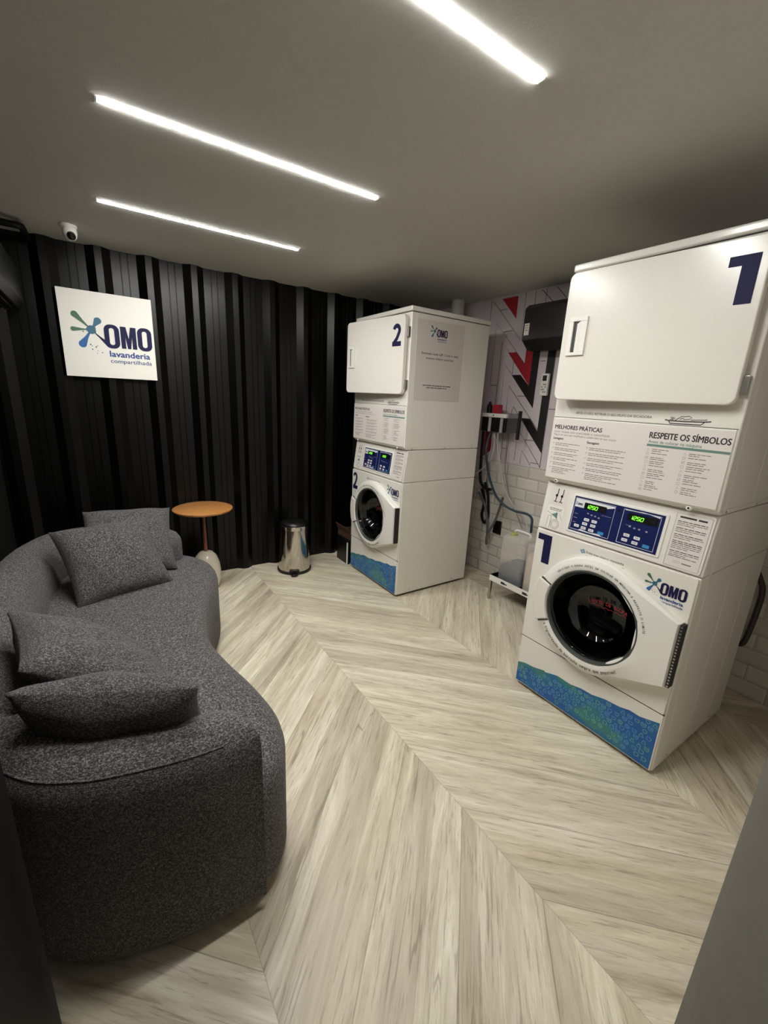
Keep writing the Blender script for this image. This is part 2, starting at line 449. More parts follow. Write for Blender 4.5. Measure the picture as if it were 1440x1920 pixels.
# corrugated wall at the back: wide pans with two micro grooves, narrow ridges towards the room
prof = []; x = -1.055-.266*5
while x < XR+.2:
    prof += [(x-.064, YB), (x-.019, YB-.036), (x+.019, YB-.036), (x+.064, YB)]
    for gx in (.105, .145):
        prof += [(x+gx+.006, YB), (x+gx+.008, YB+.0025), (x+gx+.010, YB+.0025), (x+gx+.012, YB)]
    x += .266
prof = [p for p in prof if XL-.05 < p[0] < XR+.05]
v = []; f = []
for px, py in prof: v += [(px, py, 0), (px, py, HC)]
for i in range(len(prof)-1): f.append((2*i, 2*i+2, 2*i+3, 2*i+1))
k = len(v); x0, x1 = prof[0][0], prof[-1][0]
v += [(x0, YB+.06, 0), (x0, YB+.06, HC), (x1, YB+.06, 0), (x1, YB+.06, HC)]
f += [(k, k+1, k+3, k+2), (0, 1, k+1, k), (k-2, k+2, k+3, k-1)]
bb = B(); bb.add(v, f); struct(bb.go('wall_back', m_corr))
m_wl = speck(mat('black_wall_left', (14, 14, 15), .5), 20, .1)
struct(B().box(XL-.1, XL, -.52, YB+.06, 0, HC).go('wall_left', m_wl))
wr = struct(B().box(XR, XR+.1, -1.6, YB+.06, 0, HC).go('wall_right', m_paper))
tl = B().box(XR-.012, XR, -1.6, YB, 0, .972).go('tile_panel', m_tile, wr)
# front wall: pieces either side of the doorway the picture is taken through
def plan(pts, z0, z1, name, m, **k):
    bb = B(); bb.prism(pts, lambda a, b_, d: (a, b_, d), z0, z1); return bb.go(name, m, **k)
m_light_wall = speck(mat('off_white_wall_paint', (214, 210, 202), .7), 30, .03)
struct(plan([(-1.085, -.4290), (XR, -.4290), (XR, -.75), (-1.085, -.75)], 0, HC, 'wall_front', m_light_wall))
struct(plan([(-1.105, -.4285), (-1.084, -.4285), (-1.084, -.752), (-1.185, -.752), (-1.185, -.52), (-1.135, -.4535)], 0, HC, 'trim_2', m_grey_wall, bevel=.0015))
struct(plan([(XL, -.43), (-1.96, -.43), (-1.96, -.52), (XL, -.52)], 0, HC, 'trim_1', m_doorframe))

# wallpaper print on the wall above the tiles
s = Sheet((XR, 0, 0), (0, -1, 0), (0, 0, 1), (-1, 0, 0)); s.base = .0008
def yz(L): return [(-y, z) for y, z in L]
for L, m in (([(1.955, 2.192), (1.804, 2.192), (1.801, 2.036)], m_red),
             ([(1.839, 1.80), (1.757, 1.80), (1.673, 1.715), (1.673, 1.95), (1.608, 1.95), (1.608, 1.556)], m_red),
             ([(1.776, 1.636), (1.696, 1.636), (1.608, 1.556), (1.608, 1.95), (1.548, 1.95), (1.548, 1.401)], m_blackprint),
             ([(1.644, 1.323), (1.560, 1.323), (1.482, 1.24), (1.482, 1.95), (1.420, 1.95), (1.420, 1.087)], m_blackprint),
             ([(1.98, .99), (1.90, 1.05), (1.90, 1.22), (1.98, 1.30)], m_red)):
    s.poly(yz(L), m, 1)
for L in ([(2.041, 2.187), (1.735, 1.881), (1.735, 2.205)], [(1.987, 1.568), (1.987, 2.026), (1.674, 1.715)], [(1.910, 1.396), (1.910, 1.88), (1.776, 1.75)],
          [(1.776, 1.75), (1.776, 1.64)], [(1.856, 1.36), (1.856, 1.715), (1.548, 1.401)], [(1.794, 1.37), (1.794, 1.556), (1.480, 1.248)], [(1.726, 1.39), (1.726, 1.403), (1.42, 1.087)],
          [(1.656, 1.0), (1.656, 1.24), (1.419, .985)], [(1.598, .98), (1.598, 1.085), (1.502, .984)], [(1.97, 2.114), (1.893, 2.114)], [(1.911, 1.955), (1.819, 1.955)],
          [(1.703, 1.483), (1.631, 1.483)], [(1.579, 1.167), (1.502, 1.167)], [(1.505, 1.004), (1.43, 1.004)], [(1.987, 1.56), (1.91, 1.56)], [(1.536, 1.727), (1.493, 1.727)],
          [(1.792, 1.08), (1.735, 1.08)], [(1.792, .975), (1.792, 1.37)], [(1.735, .975), (1.735, 1.39)], [(1.417, 2.1), (1.417, .975)], [(1.34, 1.4), (1.417, 1.4)], [(1.30, 2.2), (1.30, .975)],
          [(1.65, 2.2), (1.65, 2.07)], [(1.56, 2.2), (1.56, 2.07)], [(1.60, 2.2), (1.44, 2.06)], [(1.48, 2.2), (1.40, 2.12)], [(1.38, 2.2), (1.38, 2.06)], [(2.06, 2.2), (2.06, 1.0)]):
    s.stroke(yz(L), .004, m_line, 2)
s.go('wallpaper_print', wr)

# ------------------------------------------------------------------ ceiling light strips
def led(y, x0, x1, label):
    t = thing('led_strip_light', label, 'ceiling light', ((x0+x1)/2, y, HC), 0, 'LED strips on the ceiling')
    L = (x1-x0)/2
    B().box(-L, L, -.0135, .0135, -.0003, 0).go('housing', m_plastic, t)
    B().prism([(-.0115, -.0004), (.0115, -.0004), (.0114, -.0016), (.009, -.0024), (-.009, -.0024), (-.0114, -.0016)], lambda a, b_, d: (d, a, b_), -L+.006, L-.006).go('diffuser', m_led, t)
    for sx in (-1, 1):
        B().box(min(sx*L, sx*(L-.006)), max(sx*L, sx*(L-.006)), -.0115, .0115, -.003, 0).go('end_cap', m_plastic, t)
led(2.043, -1.60, -.638, 'lit white ceiling strip light nearest the black corrugated wall')
led(1.211, -1.61, -.640, 'long lit white ceiling strip light in the middle of the three')
led(.388, -1.61, -.677, 'lit white ceiling strip light cut off by the top edge of the photo')

# ------------------------------------------------------------------ laundry stacks
def machine(num, y0, ang, label):
    t = thing('stacked_washer_dryer', label, 'washing machine', (0, y0, 0), 0, 'stacked laundry machines')
    F = (0, -1, 0); NX = (-1, 0, 0)
    # --- washer cabinet
    def side(pts, ya, yb, name, m, bev=.006, par=t):
        bb = B(); bb.prism(pts, lambda a, b_, d: (a, d, b_), ya, yb); return bb.go(name, m, par, bevel=bev, seg=3)
    c1 = side([(.004, .018), (D, .018), (D, .8585), (.004, .8585)], 0, W, 'washer_cabinet', m_side)
    B().box(.03, D-.03, .02, W-.02, 0, .02).go('base_plinth', m_seam, t)
    side([(.004, .8605), (D, .8605), (D, 1.084), (.032, 1.084)], 0, W, 'control_housing', m_side)
    # embossed lines and screws on the visible side
    for x0, x1, z0, z1 in ((.30, .304, .05, .80), (.52, .524, .05, .80), (.075, .0785, .03, 1.07)):
        B().box(x0, x1, -.0012, .004, z0, z1).go('side_rib', m_side, c1, bevel=.001, seg=1)
    B().box(.06, D-.01, -.0015, .004, .03, .034).go('side_rib', m_side, c1, bevel=.001, seg=1)
    # front panels of the washer
    pf = B(); pf.prism(rrect(.006, W-.006, .288, .855, .006, 2), lambda a, b_, d: (d, a, b_), -.004, .01); fp = pf.go('front_panel', m_white, t, bevel=.002)
    kp = B().box(-.002, .01, .006, W-.006, .02, .282).go('kick_panel', m_white, t, bevel=.002)
    B().box(.0, .012, .004, W-.004, .282, .288).go('panel_gap', m_gap, t)
    # dryer cabinet
    dc = side([(.0, 1.101), (.02, 1.087), (D, 1.087), (D, 1.948), (.0, 1.948)], 0, W, 'dryer_cabinet', m_white, .006)
    side([(-.006, 1.952), (D+.003, 1.952), (D+.003, H), (-.006, H)], -.004, W+.004, 'top_lid', m_white, .008)
    B().box(.006, D-.004, .004, W-.004, 1.946, 1.954).go('lid_gap', m_seam, t)
    for x0, x1, z0, z1 in ((.30, .3035, 1.12, 1.93), (.52, .5235, 1.12, 1.93), (.045, .049, 1.10, 1.945)):
        B().box(x0, x1, -.0012, .004, z0, z1).go('side_rib', m_side, dc, bevel=.001, seg=1)
    B().box(.02, D-.01, -.0015, .004, 1.103, 1.107).go('side_rib', m_side, dc, bevel=.001, seg=1)
    for x in (.06, .36, .63):
        B().lathe([(.0045, 0), (.0045, .003), (.002, .004)], 10, (0, 0, 0)).go('screw', m_steel, dc, loc=(x, 0, 1.096)).rotation_euler = (pi/2, 0, 0)
    for x in (.12, .55):
        B().lathe([(.004, 0), (.004, .003), (.002, .004)], 10, (0, 0, 0)).go('screw', m_steel, c1, loc=(x, 0, .045)).rotation_euler = (pi/2, 0, 0)
    # lower dryer panel
    bb = B(); bb.prism([(-.007, 1.109), (-.004, 1.374), (.01, 1.374), (.01, 1.100), (.0, 1.100)], lambda a, b_, d: (a, d, b_), .008, W-.004)
    lp = bb.go('lower_panel', m_white, t, bevel=.0035, seg=3)
    B().box(-.001, .012, .006, W-.004, 1.3742, 1.3768).go('panel_gap', m_gap, t)
    for y in (.09, W-.06):
        bb = B(); bb.lathe([(.011, 0), (.008, .004), (.005, .0055)], 16, (0, 0, 0), 0, 'x'); bb.lathe([(.0035, .0), (.0035, .007)], 8, (0, 0, 0), 1, 'x')
        o_ = bb.go('panel_screw', [m_plastic, m_black], t, loc=(.003, y, 1.096)); o_.scale = (-1, 1, 1)
    # --- control fascia (tilted)
    P0 = Vector((.003, 0, .863)); VV = Vector((.028, 0, .221)).normalized(); NN = Vector((-VV.z, 0, VV.x))
    def fa(u, v_, d): return Vector((P0.x, W-u, P0.z))+VV*v_+NN*d
    bb = B(); bb.prism(rrect(.010, W-.008, .003, .216, .010), fa, .0, .005); fas = bb.go('control_fascia', m_white, t, bevel=.002)
    bb = B(); bb.prism(rrect(.145, .535, .022, .192, .008), fa, .004, .0085); dp = bb.go('keypad', m_plastic, t, bevel=.002)
    so = Vector((P0.x, W, P0.z))+NN*.0088
    s = Sheet(so, F, VV, NN); s.base = .0003
    # the display quad: s in 0..1 -> u .160...527 ; t from top
    def U(a): return .158+a*.366
    def V(b_): return .183-b_*.152
    s.rect(U(0), U(1), V(1), V(0), m_panelnavy, 0)
    s.stroke([(U(.015), V(.93)), (U(.015), V(.05)), (U(.49), V(.05)), (U(.49), V(.95)), (U(.015), V(.95))], .0018, m_btn, 1)
    s.stroke([(U(.585), V(.95)), (U(.585), V(.05)), (U(.965), V(.05)), (U(.965), V(.95)), (U(.585), V(.95))], .0018, m_btn, 1)
    s.poly([(U(.02), V(.06)), (U(.485), V(.07)), (U(.485), V(.11)), (U(.40), V(.17)), (U(.3), V(.2)), (U(.13), V(.30)), (U(.02), V(.30))], m_btn, 2)
    s.poly([(U(.60), V(.055)), (U(.955), V(.055)), (U(.955), V(.10)), (U(.78), V(.035)), (U(.60), V(.075))], m_btn, 2)
    s.poly([(U(.12), V(.95)), (U(.42), V(.95)), (U(.38), V(.9)), (U(.26), V(.93)), (U(.15), V(.9))], m_btn, 2)
    s.text('OMO', U(.05), V(.24), .009, m_ink, 3, .05, .022)
    s.stroke([(U(.025), V(.14)), (U(.045), V(.25))], .0015, m_d_teal, 3); s.stroke([(U(.045), V(.14)), (U(.025), V(.25))], .0015, m_d_teal, 3)
    for a0, a1, b0, b1 in ((.135, .40, .13, .31), (.635, .945, .12, .32)):
        s.rect(U(a0), U(a1), V(b1), V(b0), m_black, 3, .002)
    for a in (.155, .66):
        for i, ch in enumerate('1250'):
            x = U(a+i*.037); hgt = .0135; wd = .0095; yb = V(.275)
            segs = {'1': 'bc', '2': 'abged', '5': 'afgcd', '0': 'abcdef'}[ch]
            SG = {'a': ((0, 1), (1, 1)), 'b': ((1, 1), (1, .5)), 'c': ((1, .5), (1, 0)), 'd': ((0, 0), (1, 0)), 'e': ((0, .5), (0, 0)), 'f': ((0, 1), (0, .5)), 'g': ((0, .5), (1, .5))}
            for q_ in segs:
                (p1, q1), (p2, q2) = SG[q_]
                s.stroke([(x+p1*wd+q1*.0025, yb+q1*hgt), (x+p2*wd+q2*.0025, yb+q2*hgt)], .0026, m_digit, 4)
    s.disc(U(.535), V(.13), .0055, m_black, 2)
    s.disc(U(.90), V(.22), .004, m_blackprint, 4); s.disc(U(.36), V(.22), .003, m_blackprint, 4)
    for a, b_ in ((.20, .6), (.19, .725), (.185, .85), (.295, .6), (.29, .725), (.28, .86), (.095, .83), (.675, .71), (.665, .845), (.785, .72), (.775, .855)):
        s.rect(U(a)-.0115, U(a)+.0115, V(b_)-.006, V(b_)+.006, m_btn, 2, .002)
        s.rect(U(a)-.007, U(a)+.006, V(b_)-.0012, V(b_)+.0012, m_grey_ink, 3)
    for a in (.395, .89): s.rect(U(a)-.0125, U(a)+.0125, V(.865)-.0065, V(.865)+.0065, m_btnblue, 2, .002)
    for a, b_ in ((.20, .42), (.245, .44), (.29, .45), (.335, .47), (.685, .47), (.735, .49), (.785, .49), (.86, .5)):
        s.rect(U(a)-.004, U(a)+.004, V(b_)-.0025, V(b_)+.003, m_pinkpaint, 2)
    for b_ in (.5, .62, .75): s.greek(U(.035), V(b_), .016, .003, m_pinkpaint, 2, int(b_*100))
    s.greek(U(.36), V(.38), .04, .0025, m_pinkpaint, 2, 5); s.greek(U(.64), V(.45), .02, .0025, m_pinkpaint, 2, 6)
    s.go('keypad_print', dp)
    # fascia labels
    so = Vector((P0.x, W, P0.z))+NN*.005
    s = Sheet(so, F, VV, NN); s.base = .0004
    s.rect(.555, .667, .008, .207, m_label, 0, .004)
    s.stroke([(.555, .010), (.555, .206), (.667, .206), (.667, .010), (.555, .010)], .0012, m_grey_ink, 1)
    s.greek(.567, .190, .085, .010, m_ink, 1, 77)
    yy = .176; sd = 0
    for nl in (3, 3, 3, 5, 3):
        for i in range(nl):
            sd += 1; s.greek(.563, yy, .094 if i < nl-1 else .055, .0042, m_ink if i < (2 if nl == 5 else 1) else m_grey_ink, 1, sd+num*50); yy -= .0066
        yy -= .0045
    s.greek(.563, .046, .094, .005, m_grey_ink, 1, 44)
    for i in range(2): s.ring(.588+i*.013, .029, .0045, .0008, m_grey_ink, 1, 10)
    s.greek(.612, .026, .03, .007, m_grey_ink, 1, 5)
    s.go('instruction_label', fas)
    s = Sheet(so, F, VV, NN); s.base = .0004
    # dispenser label
    s.rect(.030, .122, .004, .196, m_label, 0, .003)
    s.rect(.034, .118, .006, .118, m_signwhite, 1, .012)
    for a in (.066, .092):
        s.stroke([(a+.004, .196), (a+.004, .172)], .004, m_blackprint, 2); s.disc(a, .164, .0065, m_blackprint, 2, 12)
        s.stroke([(a, .162), (a-.001, .138)], .004, m_blackprint, 2); s.stroke([(a-.010, .137), (a+.009, .135)], .0035, m_blackprint, 2)
        s.stroke([(a+.004, .174), (a, .166)], .004, m_blackprint, 2)
    s.greek(.045, .102, .062, .004, m_ink, 2, 3); s.greek(.048, .095, .058, .004, m_ink, 2, 4)
    s.stroke([(.062, .010), (.062, .074), (.036, .084)], .002, m_grey_ink, 2); s.stroke([(.044, .010), (.046, .066), (.060, .066)], .002, m_grey_ink, 2)
    s.poly([(.060, .074), (.080, .084), (.090, .088), (.090, .060)], m_tealbar, 2); s.stroke([(.084, .088), (.092, .056)], .0025, m_ink, 3)
    for r in (.014, .019, .023): s.ring(.086, .032, r, .0012, m_grey_ink, 2)
    s.stroke([(.100, .086), (.116, .056)], .0012, m_grey_ink, 2)
    s.go('dispenser_label', fas)
    # --- washer front print
    s = Sheet((-.004, W, 0), F, (0, 0, 1), NX)
    u0_ = .018; dig(s, num, u0_, .698, .073, .140)
    s.go('unit_number', fp)
    s = Sheet((-.004, W, 0), F, (0, 0, 1), NX)
    for dx, dz in ((0, 0), (.010, .004), (.005, -.008), (.014, -.004)):
        s.disc(.238+dx, .820+dz, .004, m_spark, 1, 6); s.ring(.238+dx, .820+dz, .005, .0008, m_grey_ink, 2, 6)
    s.text('Evite mau cheiro, mantenha', .262, .815, .0095, m_ink, 1, 0, .160)
    s.text('a porta aberta após a lavagem.', .262, .798, .0095, m_ink, 1, 0, .165)
    s.go('care_notice', fp)
    s = Sheet((-.004, W, 0), F, (0, 0, 1), NX)
    logo(s, .493, .692, .168)
    s.go('logo_print', fp)
    # kick plate decal
    s = Sheet((-.002, W, 0), F, (0, 0, 1), NX)
    tops = [(.008, .128), (.05, .142), (.10, .148), (.16, .165), (.165, .160), (.23, .180), (.30, .178), (.35, .190), (.40, .192), (.46, .208), (.52, .214), (.56, .226), (.60, .225), (.672, .246)]
    s.poly([(.008, .024), (.672, .024)]+tops[::-1], m_kick, 0)
    rr = random.Random(11+num)
    for r_ in range(9):
        for c_ in range(23):
            a = .022+c_*.0285+rr.uniform(-.003, .003)+(r_ % 2)*.012; z = .036+r_*.0245+c_*.0009+rr.uniform(-.003, .003)
            tp = .128+(.246-.128)*(a/.67)-.014
            if a > .66 or z > tp or rr.random() < .12 or (rr.random() < .4 and z < .06): continue
            m = m_glyph if rr.random() < .5 else m_glyph2; q_ = rr.choice('uodbt'); h_ = .0085
            if q_ == 'u': s.stroke([(a-h_, z+h_), (a-h_, z-h_*.4), (a-h_*.5, z-h_), (a+h_*.5, z-h_), (a+h_, z-h_*.4), (a+h_, z+h_), (a+h_*.4, z+h_), (a+h_*.3, z-h_*.2), (a-h_*.3, z-h_*.2), (a-h_*.4, z+h_)], .0021, m, 1, True)
            elif q_ == 'o': s.ring(a, z, h_, .0021, m, 1, 12); s.ring(a, z, h_*.45, .0014, m, 1, 8)
            elif q_ == 'd': s.stroke([(a-h_, z-h_), (a-h_, z+h_)]+[(a-h_*.1+h_*cos(g), z+h_*sin(g)) for g in (1.4, .9, .4, 0, -.4, -.9, -1.4)], .0021, m, 1, True)
            elif q_ == 'b': s.stroke([(a-h_, z+h_*.6), (a+h_, z+h_*.6), (a+h_*.9, z-h_*.4), (a+h_*.2, z-h_), (a-h_*.8, z-h_*.6)], .0021, m, 1, True)
            else: s.stroke([(a-h_, z-h_), (a-h_*.2, z+h_*.8), (a+h_*.3, z+h_*.8), (a+h_, z-h_)], .0021, m, 1, True)
    s.go('kick_panel_print', kp)
    # --- washer door
    cu, cz, R = .343, .556, .258
    hb, ht, hu = .422, .686, .668
    # outline: circle joined to the hinge edge by tangents (u to the right, seen from the front)
    def tangent(pu, pz, sg):
        dx, dz = pu-cu, pz-cz; d = sqrt(dx*dx+dz*dz); return atan2(dz, dx)+sg*math.acos(R/d)
    a_t = tangent(hu, ht, 1); a_b = tangent(hu, hb, -1)+2*pi
    def ring_pts(r, notch=False, n_=64):
        out = []
        for i in range(n_+1):
            g = a_t+(a_b-a_t)*i/n_; out.append((cu+r*cos(g), cz+r*sin(g)))
        return out
    out = ring_pts(R)+[(hu, hb), (hu, ht)]
    dx_ = -.004
    wd = thing_part('washer_door', t)
    nseg = len(out)
    # rings of the front surface: outline back, outline front, crest, glass opening front, opening back
    ri = .200
    def loop(rad_fn, x, only=None):
        L = []
        for (u, z) in out:
            du, dz = u-cu, z-cz; d = sqrt(du*du+dz*dz); g = atan2(dz, du); r = rad_fn(d); L.append((x, W-(cu+r*cos(g)), cz+r*sin(g)))
        return L
    loops = [loop(lambda d: d, dx_), loop(lambda d: d, dx_-.030), loop(lambda d: d-.006, dx_-.038), loop(lambda d: d-.02 if d < R+.03 else d-.006, dx_-.043),
             loop(lambda d: min(d-.008, R-.024), dx_-.045), loop(lambda d: ri+.010, dx_-.045), loop(lambda d: ri+.003, dx_-.042), loop(lambda d: ri, dx_-.034), loop(lambda d: ri-.002, dx_)]
    v = [p for L in loops for p in L]; f = []
    for i in range(len(loops)-1):
        for k_ in range(nseg): f.append((i*nseg+k_, i*nseg+(k_+1) % nseg, (i+1)*nseg+(k_+1) % nseg, (i+1)*nseg+k_))
    i = len(loops)-1
    for k_ in range(nseg): f.append((i*nseg+k_, i*nseg+(k_+1) % nseg, (k_+1) % nseg, k_))
    bb = B(); bb.add(v, f); dr = bb.go('door_panel', m_plastic, wd, smooth=True, angle=28)
    # grip plate on the left
    def arc(r, g0, g1, n_): return [(cu+r*cos(g0+(g1-g0)*i/n_), cz+r*sin(g0+(g1-g0)*i/n_)) for i in range(n_+1)]
    g0, g1 = radians(160), radians(207)
    bb = B(); pl = arc(R+.014, g0, g1, 12)+arc(ri+.006, g1, g0, 12)
    bb.prism(pl, lambda a, b_, d: (d, W-a, b_), dx_, dx_-.053); bb.go('door_handle', m_white, wd, bevel=.006, seg=3)
    for g in (g0-.02, g1+.02):
        bb = B(); q_ = [(cu+r*cos(g+e), cz+r*sin(g+e)) for r, e in ((R+.004, -.012), (R+.004, .012), (ri+.006, .016), (ri+.006, -.016))]
        bb.prism(q_, lambda a, b_, d: (d, W-a, b_), dx_-.04, dx_-.0462); bb.go('handle_slot', m_rubber, wd)
    # recessed crescent on the ring (slightly raised flat land towards the hinge)
    s = Sheet((dx_-.045, W, 0), F, (0, 0, 1), NX); s.base = .0004
    s.arc_text('VERIFIQUE A ROUPA ANTES DE COLOCAR NA MÁQUINA E RESPEITE O LIMITE', cu, cz, ri+.020, radians(140), radians(10), .0085, m_ink, 1, .01)
    s.go('upper_ring_print', wd)
    s = Sheet((dx_-.045, W, 0), F, (0, 0, 1), NX); s.base = .0004
    s.arc_text('Efetue a higienização da borracha sempre que possível', cu, cz, ri+.036, radians(196), radians(312), .0135, m_ink, 1, .012)
    s.go('lower_ring_print', wd)
    bb = B(); bb.lathe([(ri+.001, -.034), (ri+.002, -.0455), (ri-.003, -.0465), (ri-.007, -.040), (ri-.012, -.02)], 64, (0, 0, 0), 0, 'x')
    bb.f = bb.f[:-2]; bb.m = bb.m[:-2]; bb.go('glass_rim', m_rubber, wd, smooth=True, loc=(dx_, W-cu, cz))
    # deep glass bowl reaching into the drum
    bb = B(); bb.lathe([(ri-.009, -.030), (ri-.014, -.024), (ri-.020, -.008), (.166, .03), (.150, .060), (.120, .085), (.080, .100), (.040, .106), (.003, .108)], 72, (0, 0, 0), 0, 'x')
    bb.f = [q_ for q_ in bb.f if len(q_) == 4]; bb.m = [0]*len(bb.f)
    og = bb.go('door_glass', m_glass, wd, smooth=True, angle=60, loc=(dx_, W-cu, cz))
    sol = og.modifiers.new('thickness', 'SOLIDIFY'); sol.thickness = .005; sol.offset = 0
    bb = B(); bb.lathe([(ri-.002, -.030), (ri-.004, -.012), (ri-.006, .0)], 64, (0, 0, 0), 0, 'x'); bb.f = bb.f[:-2]; bb.m = bb.m[:-2]
    bb.go('gasket', m_rubber, wd, smooth=True, loc=(dx_, W-cu, cz))
    cut(fp, W-cu, cz, ri-.004, -.05, .05); cut(c1, W-cu, cz, ri-.004, -.05, .42)
    bb = B(); bb.lathe([(ri-.007, .004), (ri-.012, .02), (ri-.030, .035), (ri-.032, .05), (ri-.010, .07), (ri-.008, .39), (.10, .40), (.004, .40)], 64, (0, 0, 0), 0, 'x')
    bb.f = [q_ for q_ in bb.f if len(q_) == 4]; bb.m = [0]*len(bb.f)
    for k_ in range(3):
        g = k_*2*pi/3+.5
        bb.prism([(-.03, .186), (.03, .186), (.010, .145), (-.010, .145)], lambda a, b_, d, g=g: (d, a*cos(g)-b_*sin(g), a*sin(g)+b_*cos(g)), .10, .38)
    bb.go('drum', m_drum, t, smooth=True, loc=(0, W-cu, cz))
    s = Sheet((dx_+.086, W, 0), F, (0, 0, 1), NX)
    s.arc_text('LIMITE DE ROUPA', cu+.02, cz-.33, .355, radians(106), radians(78), .015, m_redglow, 1, .02)
    s.stroke([(cu-.06+.155*i/40, cz+.008+.006*abs(sin(i*pi/6.6))) for i in range(41)], .0018, m_redglow, 1)
    s.go('load_limit_print', wd)
    # hinge strip
    bb = B(); bb.box(dx_-.036, dx_-.002, W-hu-.012, W-hu-.001, hb+.004, ht-.004)
    hs = bb.go('hinge_strip', m_seam, wd)
    bb = B()
    for i in range(20):
        z = hb+.010+i*(ht-hb-.02)/19; bb.box(dx_-.0375, dx_-.034, W-hu-.010, W-hu-.004, z-.003, z+.003)
    bb.go('hinge_teeth', m_steel, hs)
    # --- dryer door (a little ajar, hinged on the right)
    dd = bpy.data.objects.new('dryer_door', None); COL.objects.link(dd); dd.parent = t
    dd.location = (-.006, .024, 0); dd.rotation_euler = (0, 0, radians(ang))
    wdt = .632
    def df(a, b_, d): return (-d, a, b_)
    bb = B(); bb.prism(rrect(0, wdt, 1.448, 1.934, .028, 6), df, 0, .030); dpn = bb.go('door_panel', m_white, dd, bevel=.005, seg=3)
    bb = B(); bb.prism(rrect(.03, wdt-.03, 1.475, 1.905, .02, 4), df, -.014, .001); bb.go('door_liner', m_side, dd)
    # handle: raised plate with a finger pocket
    yl, yr, z0, z1 = wdt-.105, wdt-.030, 1.622, 1.766
    bb = B()
    for a0, a1, b0, b1 in ((yl, yr, z1-.016, z1), (yl, yr, z0, z0+.012), (yl, yl+.026, z0+.012, z1-.016), (yr-.018, yr, z0+.012, z1-.016)):
        bb.prism([(a0, b0), (a1, b0), (a1, b1), (a0, b1)], df, .030, .0385)
    hd = bb.go('handle', m_plastic, dd, bevel=.0015)
    bb = B(); bb.prism([(yl+.026, z0+.012), (yr-.018, z0+.012), (yr-.018, z1-.016), (yl+.026, z1-.016)], df, .0295, .0308); bb.go('finger_pocket', m_rubber, hd)
    bb = B(); bb.prism([(yl+.026, z0+.012), (yl+.040, z0+.012), (yl+.040, z1-.026), (yl+.026, z1-.016)], df, .031, .038); bb.go('grip_lip', m_plastic, hd)
    # number on the door
    s = Sheet((-.030, wdt, 0), F, (0, 0, 1), NX)
    dig(s, num, (.530 if num == 1 else .515), 1.745, .078 if num == 1 else .088, .138)
    s.go('door_number', dd)
    for z in (1.51, 1.83):
        B().box(-.018, .004, .006, .0235, z-.03, z+.03).go('door_hinge', m_steel, t, bevel=.002)
    # --- dryer front print
    s = Sheet((-.0, W, 0), F, (0, 0, 1), NX)
    s.text('APÓS O USO, RETIRAR O SEU FELPO DA SECADORA', .106, 1.3935, .0088, m_ink, 1, .0, .305)
    a0, b0 = .446, 1.384; kx = .146/1440*1.34; ky = .045/540
    def ic(p): return (.430+(p[0]/1440)*.19, 1.424-(p[1]/540)*.056+(p[0]/1440)*.010)
    for L, wv in (([(200, 320), (300, 350), (700, 380), (1130, 385), (1275, 375)], .0035), ([(300, 360), (330, 440), (1060, 485), (1130, 400)], .003),
                  ([(440, 350), (590, 210), (690, 215), (760, 200), (825, 255), (760, 315), (640, 320)], .0022), ([(650, 265), (580, 285), (560, 320)], .002),
                  ([(810, 330), (1130, 325), (1180, 315)], .0022), ([(320, 235), (430, 255)], .002), ([(345, 275), (440, 290)], .002), ([(310, 305), (410, 320)], .002)):
        s.stroke([ic(p) for p in L], wv, m_ink, 1)
    s.go('lint_print', dc)
    th = math.atan(.003/.265)
    s = Sheet((-.0065, W, 1.109), F, (0.0113, 0, 1), (-1, 0, .0113)); s.base = .0008
    z_ = 1.109
    def T(x, a, z, h, m, bold=0, wd_=None): s.text(x, a, z-z_, h, m, 1, bold, wd_)
    s.rect(.006, .668, .003, .258, m_label, 0)
    T('MELHORES PRÁTICAS', .020, 1.326, .0165, m_ink, .018, .215)
    T('Lavar roupas com praticidade e comodidade', .020, 1.310, .0095, m_grey_ink, 0, .250)
    T('Regras de ouro que simplificam e cuidam bem de suas roupas', .020, 1.297, .0085, m_grey_ink, 0, .278)
    T('Lavagem', .020, 1.280, .0095, m_ink, .02, .048); T('Secagem', .180, 1.276, .0095, m_ink, .02, .052)
    T('RESPEITE OS SÍMBOLOS', .418, 1.324, .021, m_ink, .018, .250)
    T('Antes de colocar na máquina', .418, 1.306, .0105, m_tealbar, .01, .172)
    s.rect(.415, .673, 1.2935-z_, 1.302-z_, m_tealbar, 1)
    sd = 100
    for col_, (a, wv, z, cnt) in enumerate(((.020, .115, 1.262, 6), (.180, .150, 1.258, 6))):
        for i in range(cnt):
            s.ring(a+.004, z+.001-z_, .003, .001, m_grey_ink, 1, 6)
            for k_ in range(2 if i < cnt-1 else 4):
                sd += 1; s.greek(a+.014, z-k_*.0075-z_, wv if k_ == 0 else wv*random.Random(sd).uniform(.5, .95), .0042, m_grey_ink, 1, sd)
            z -= .0215
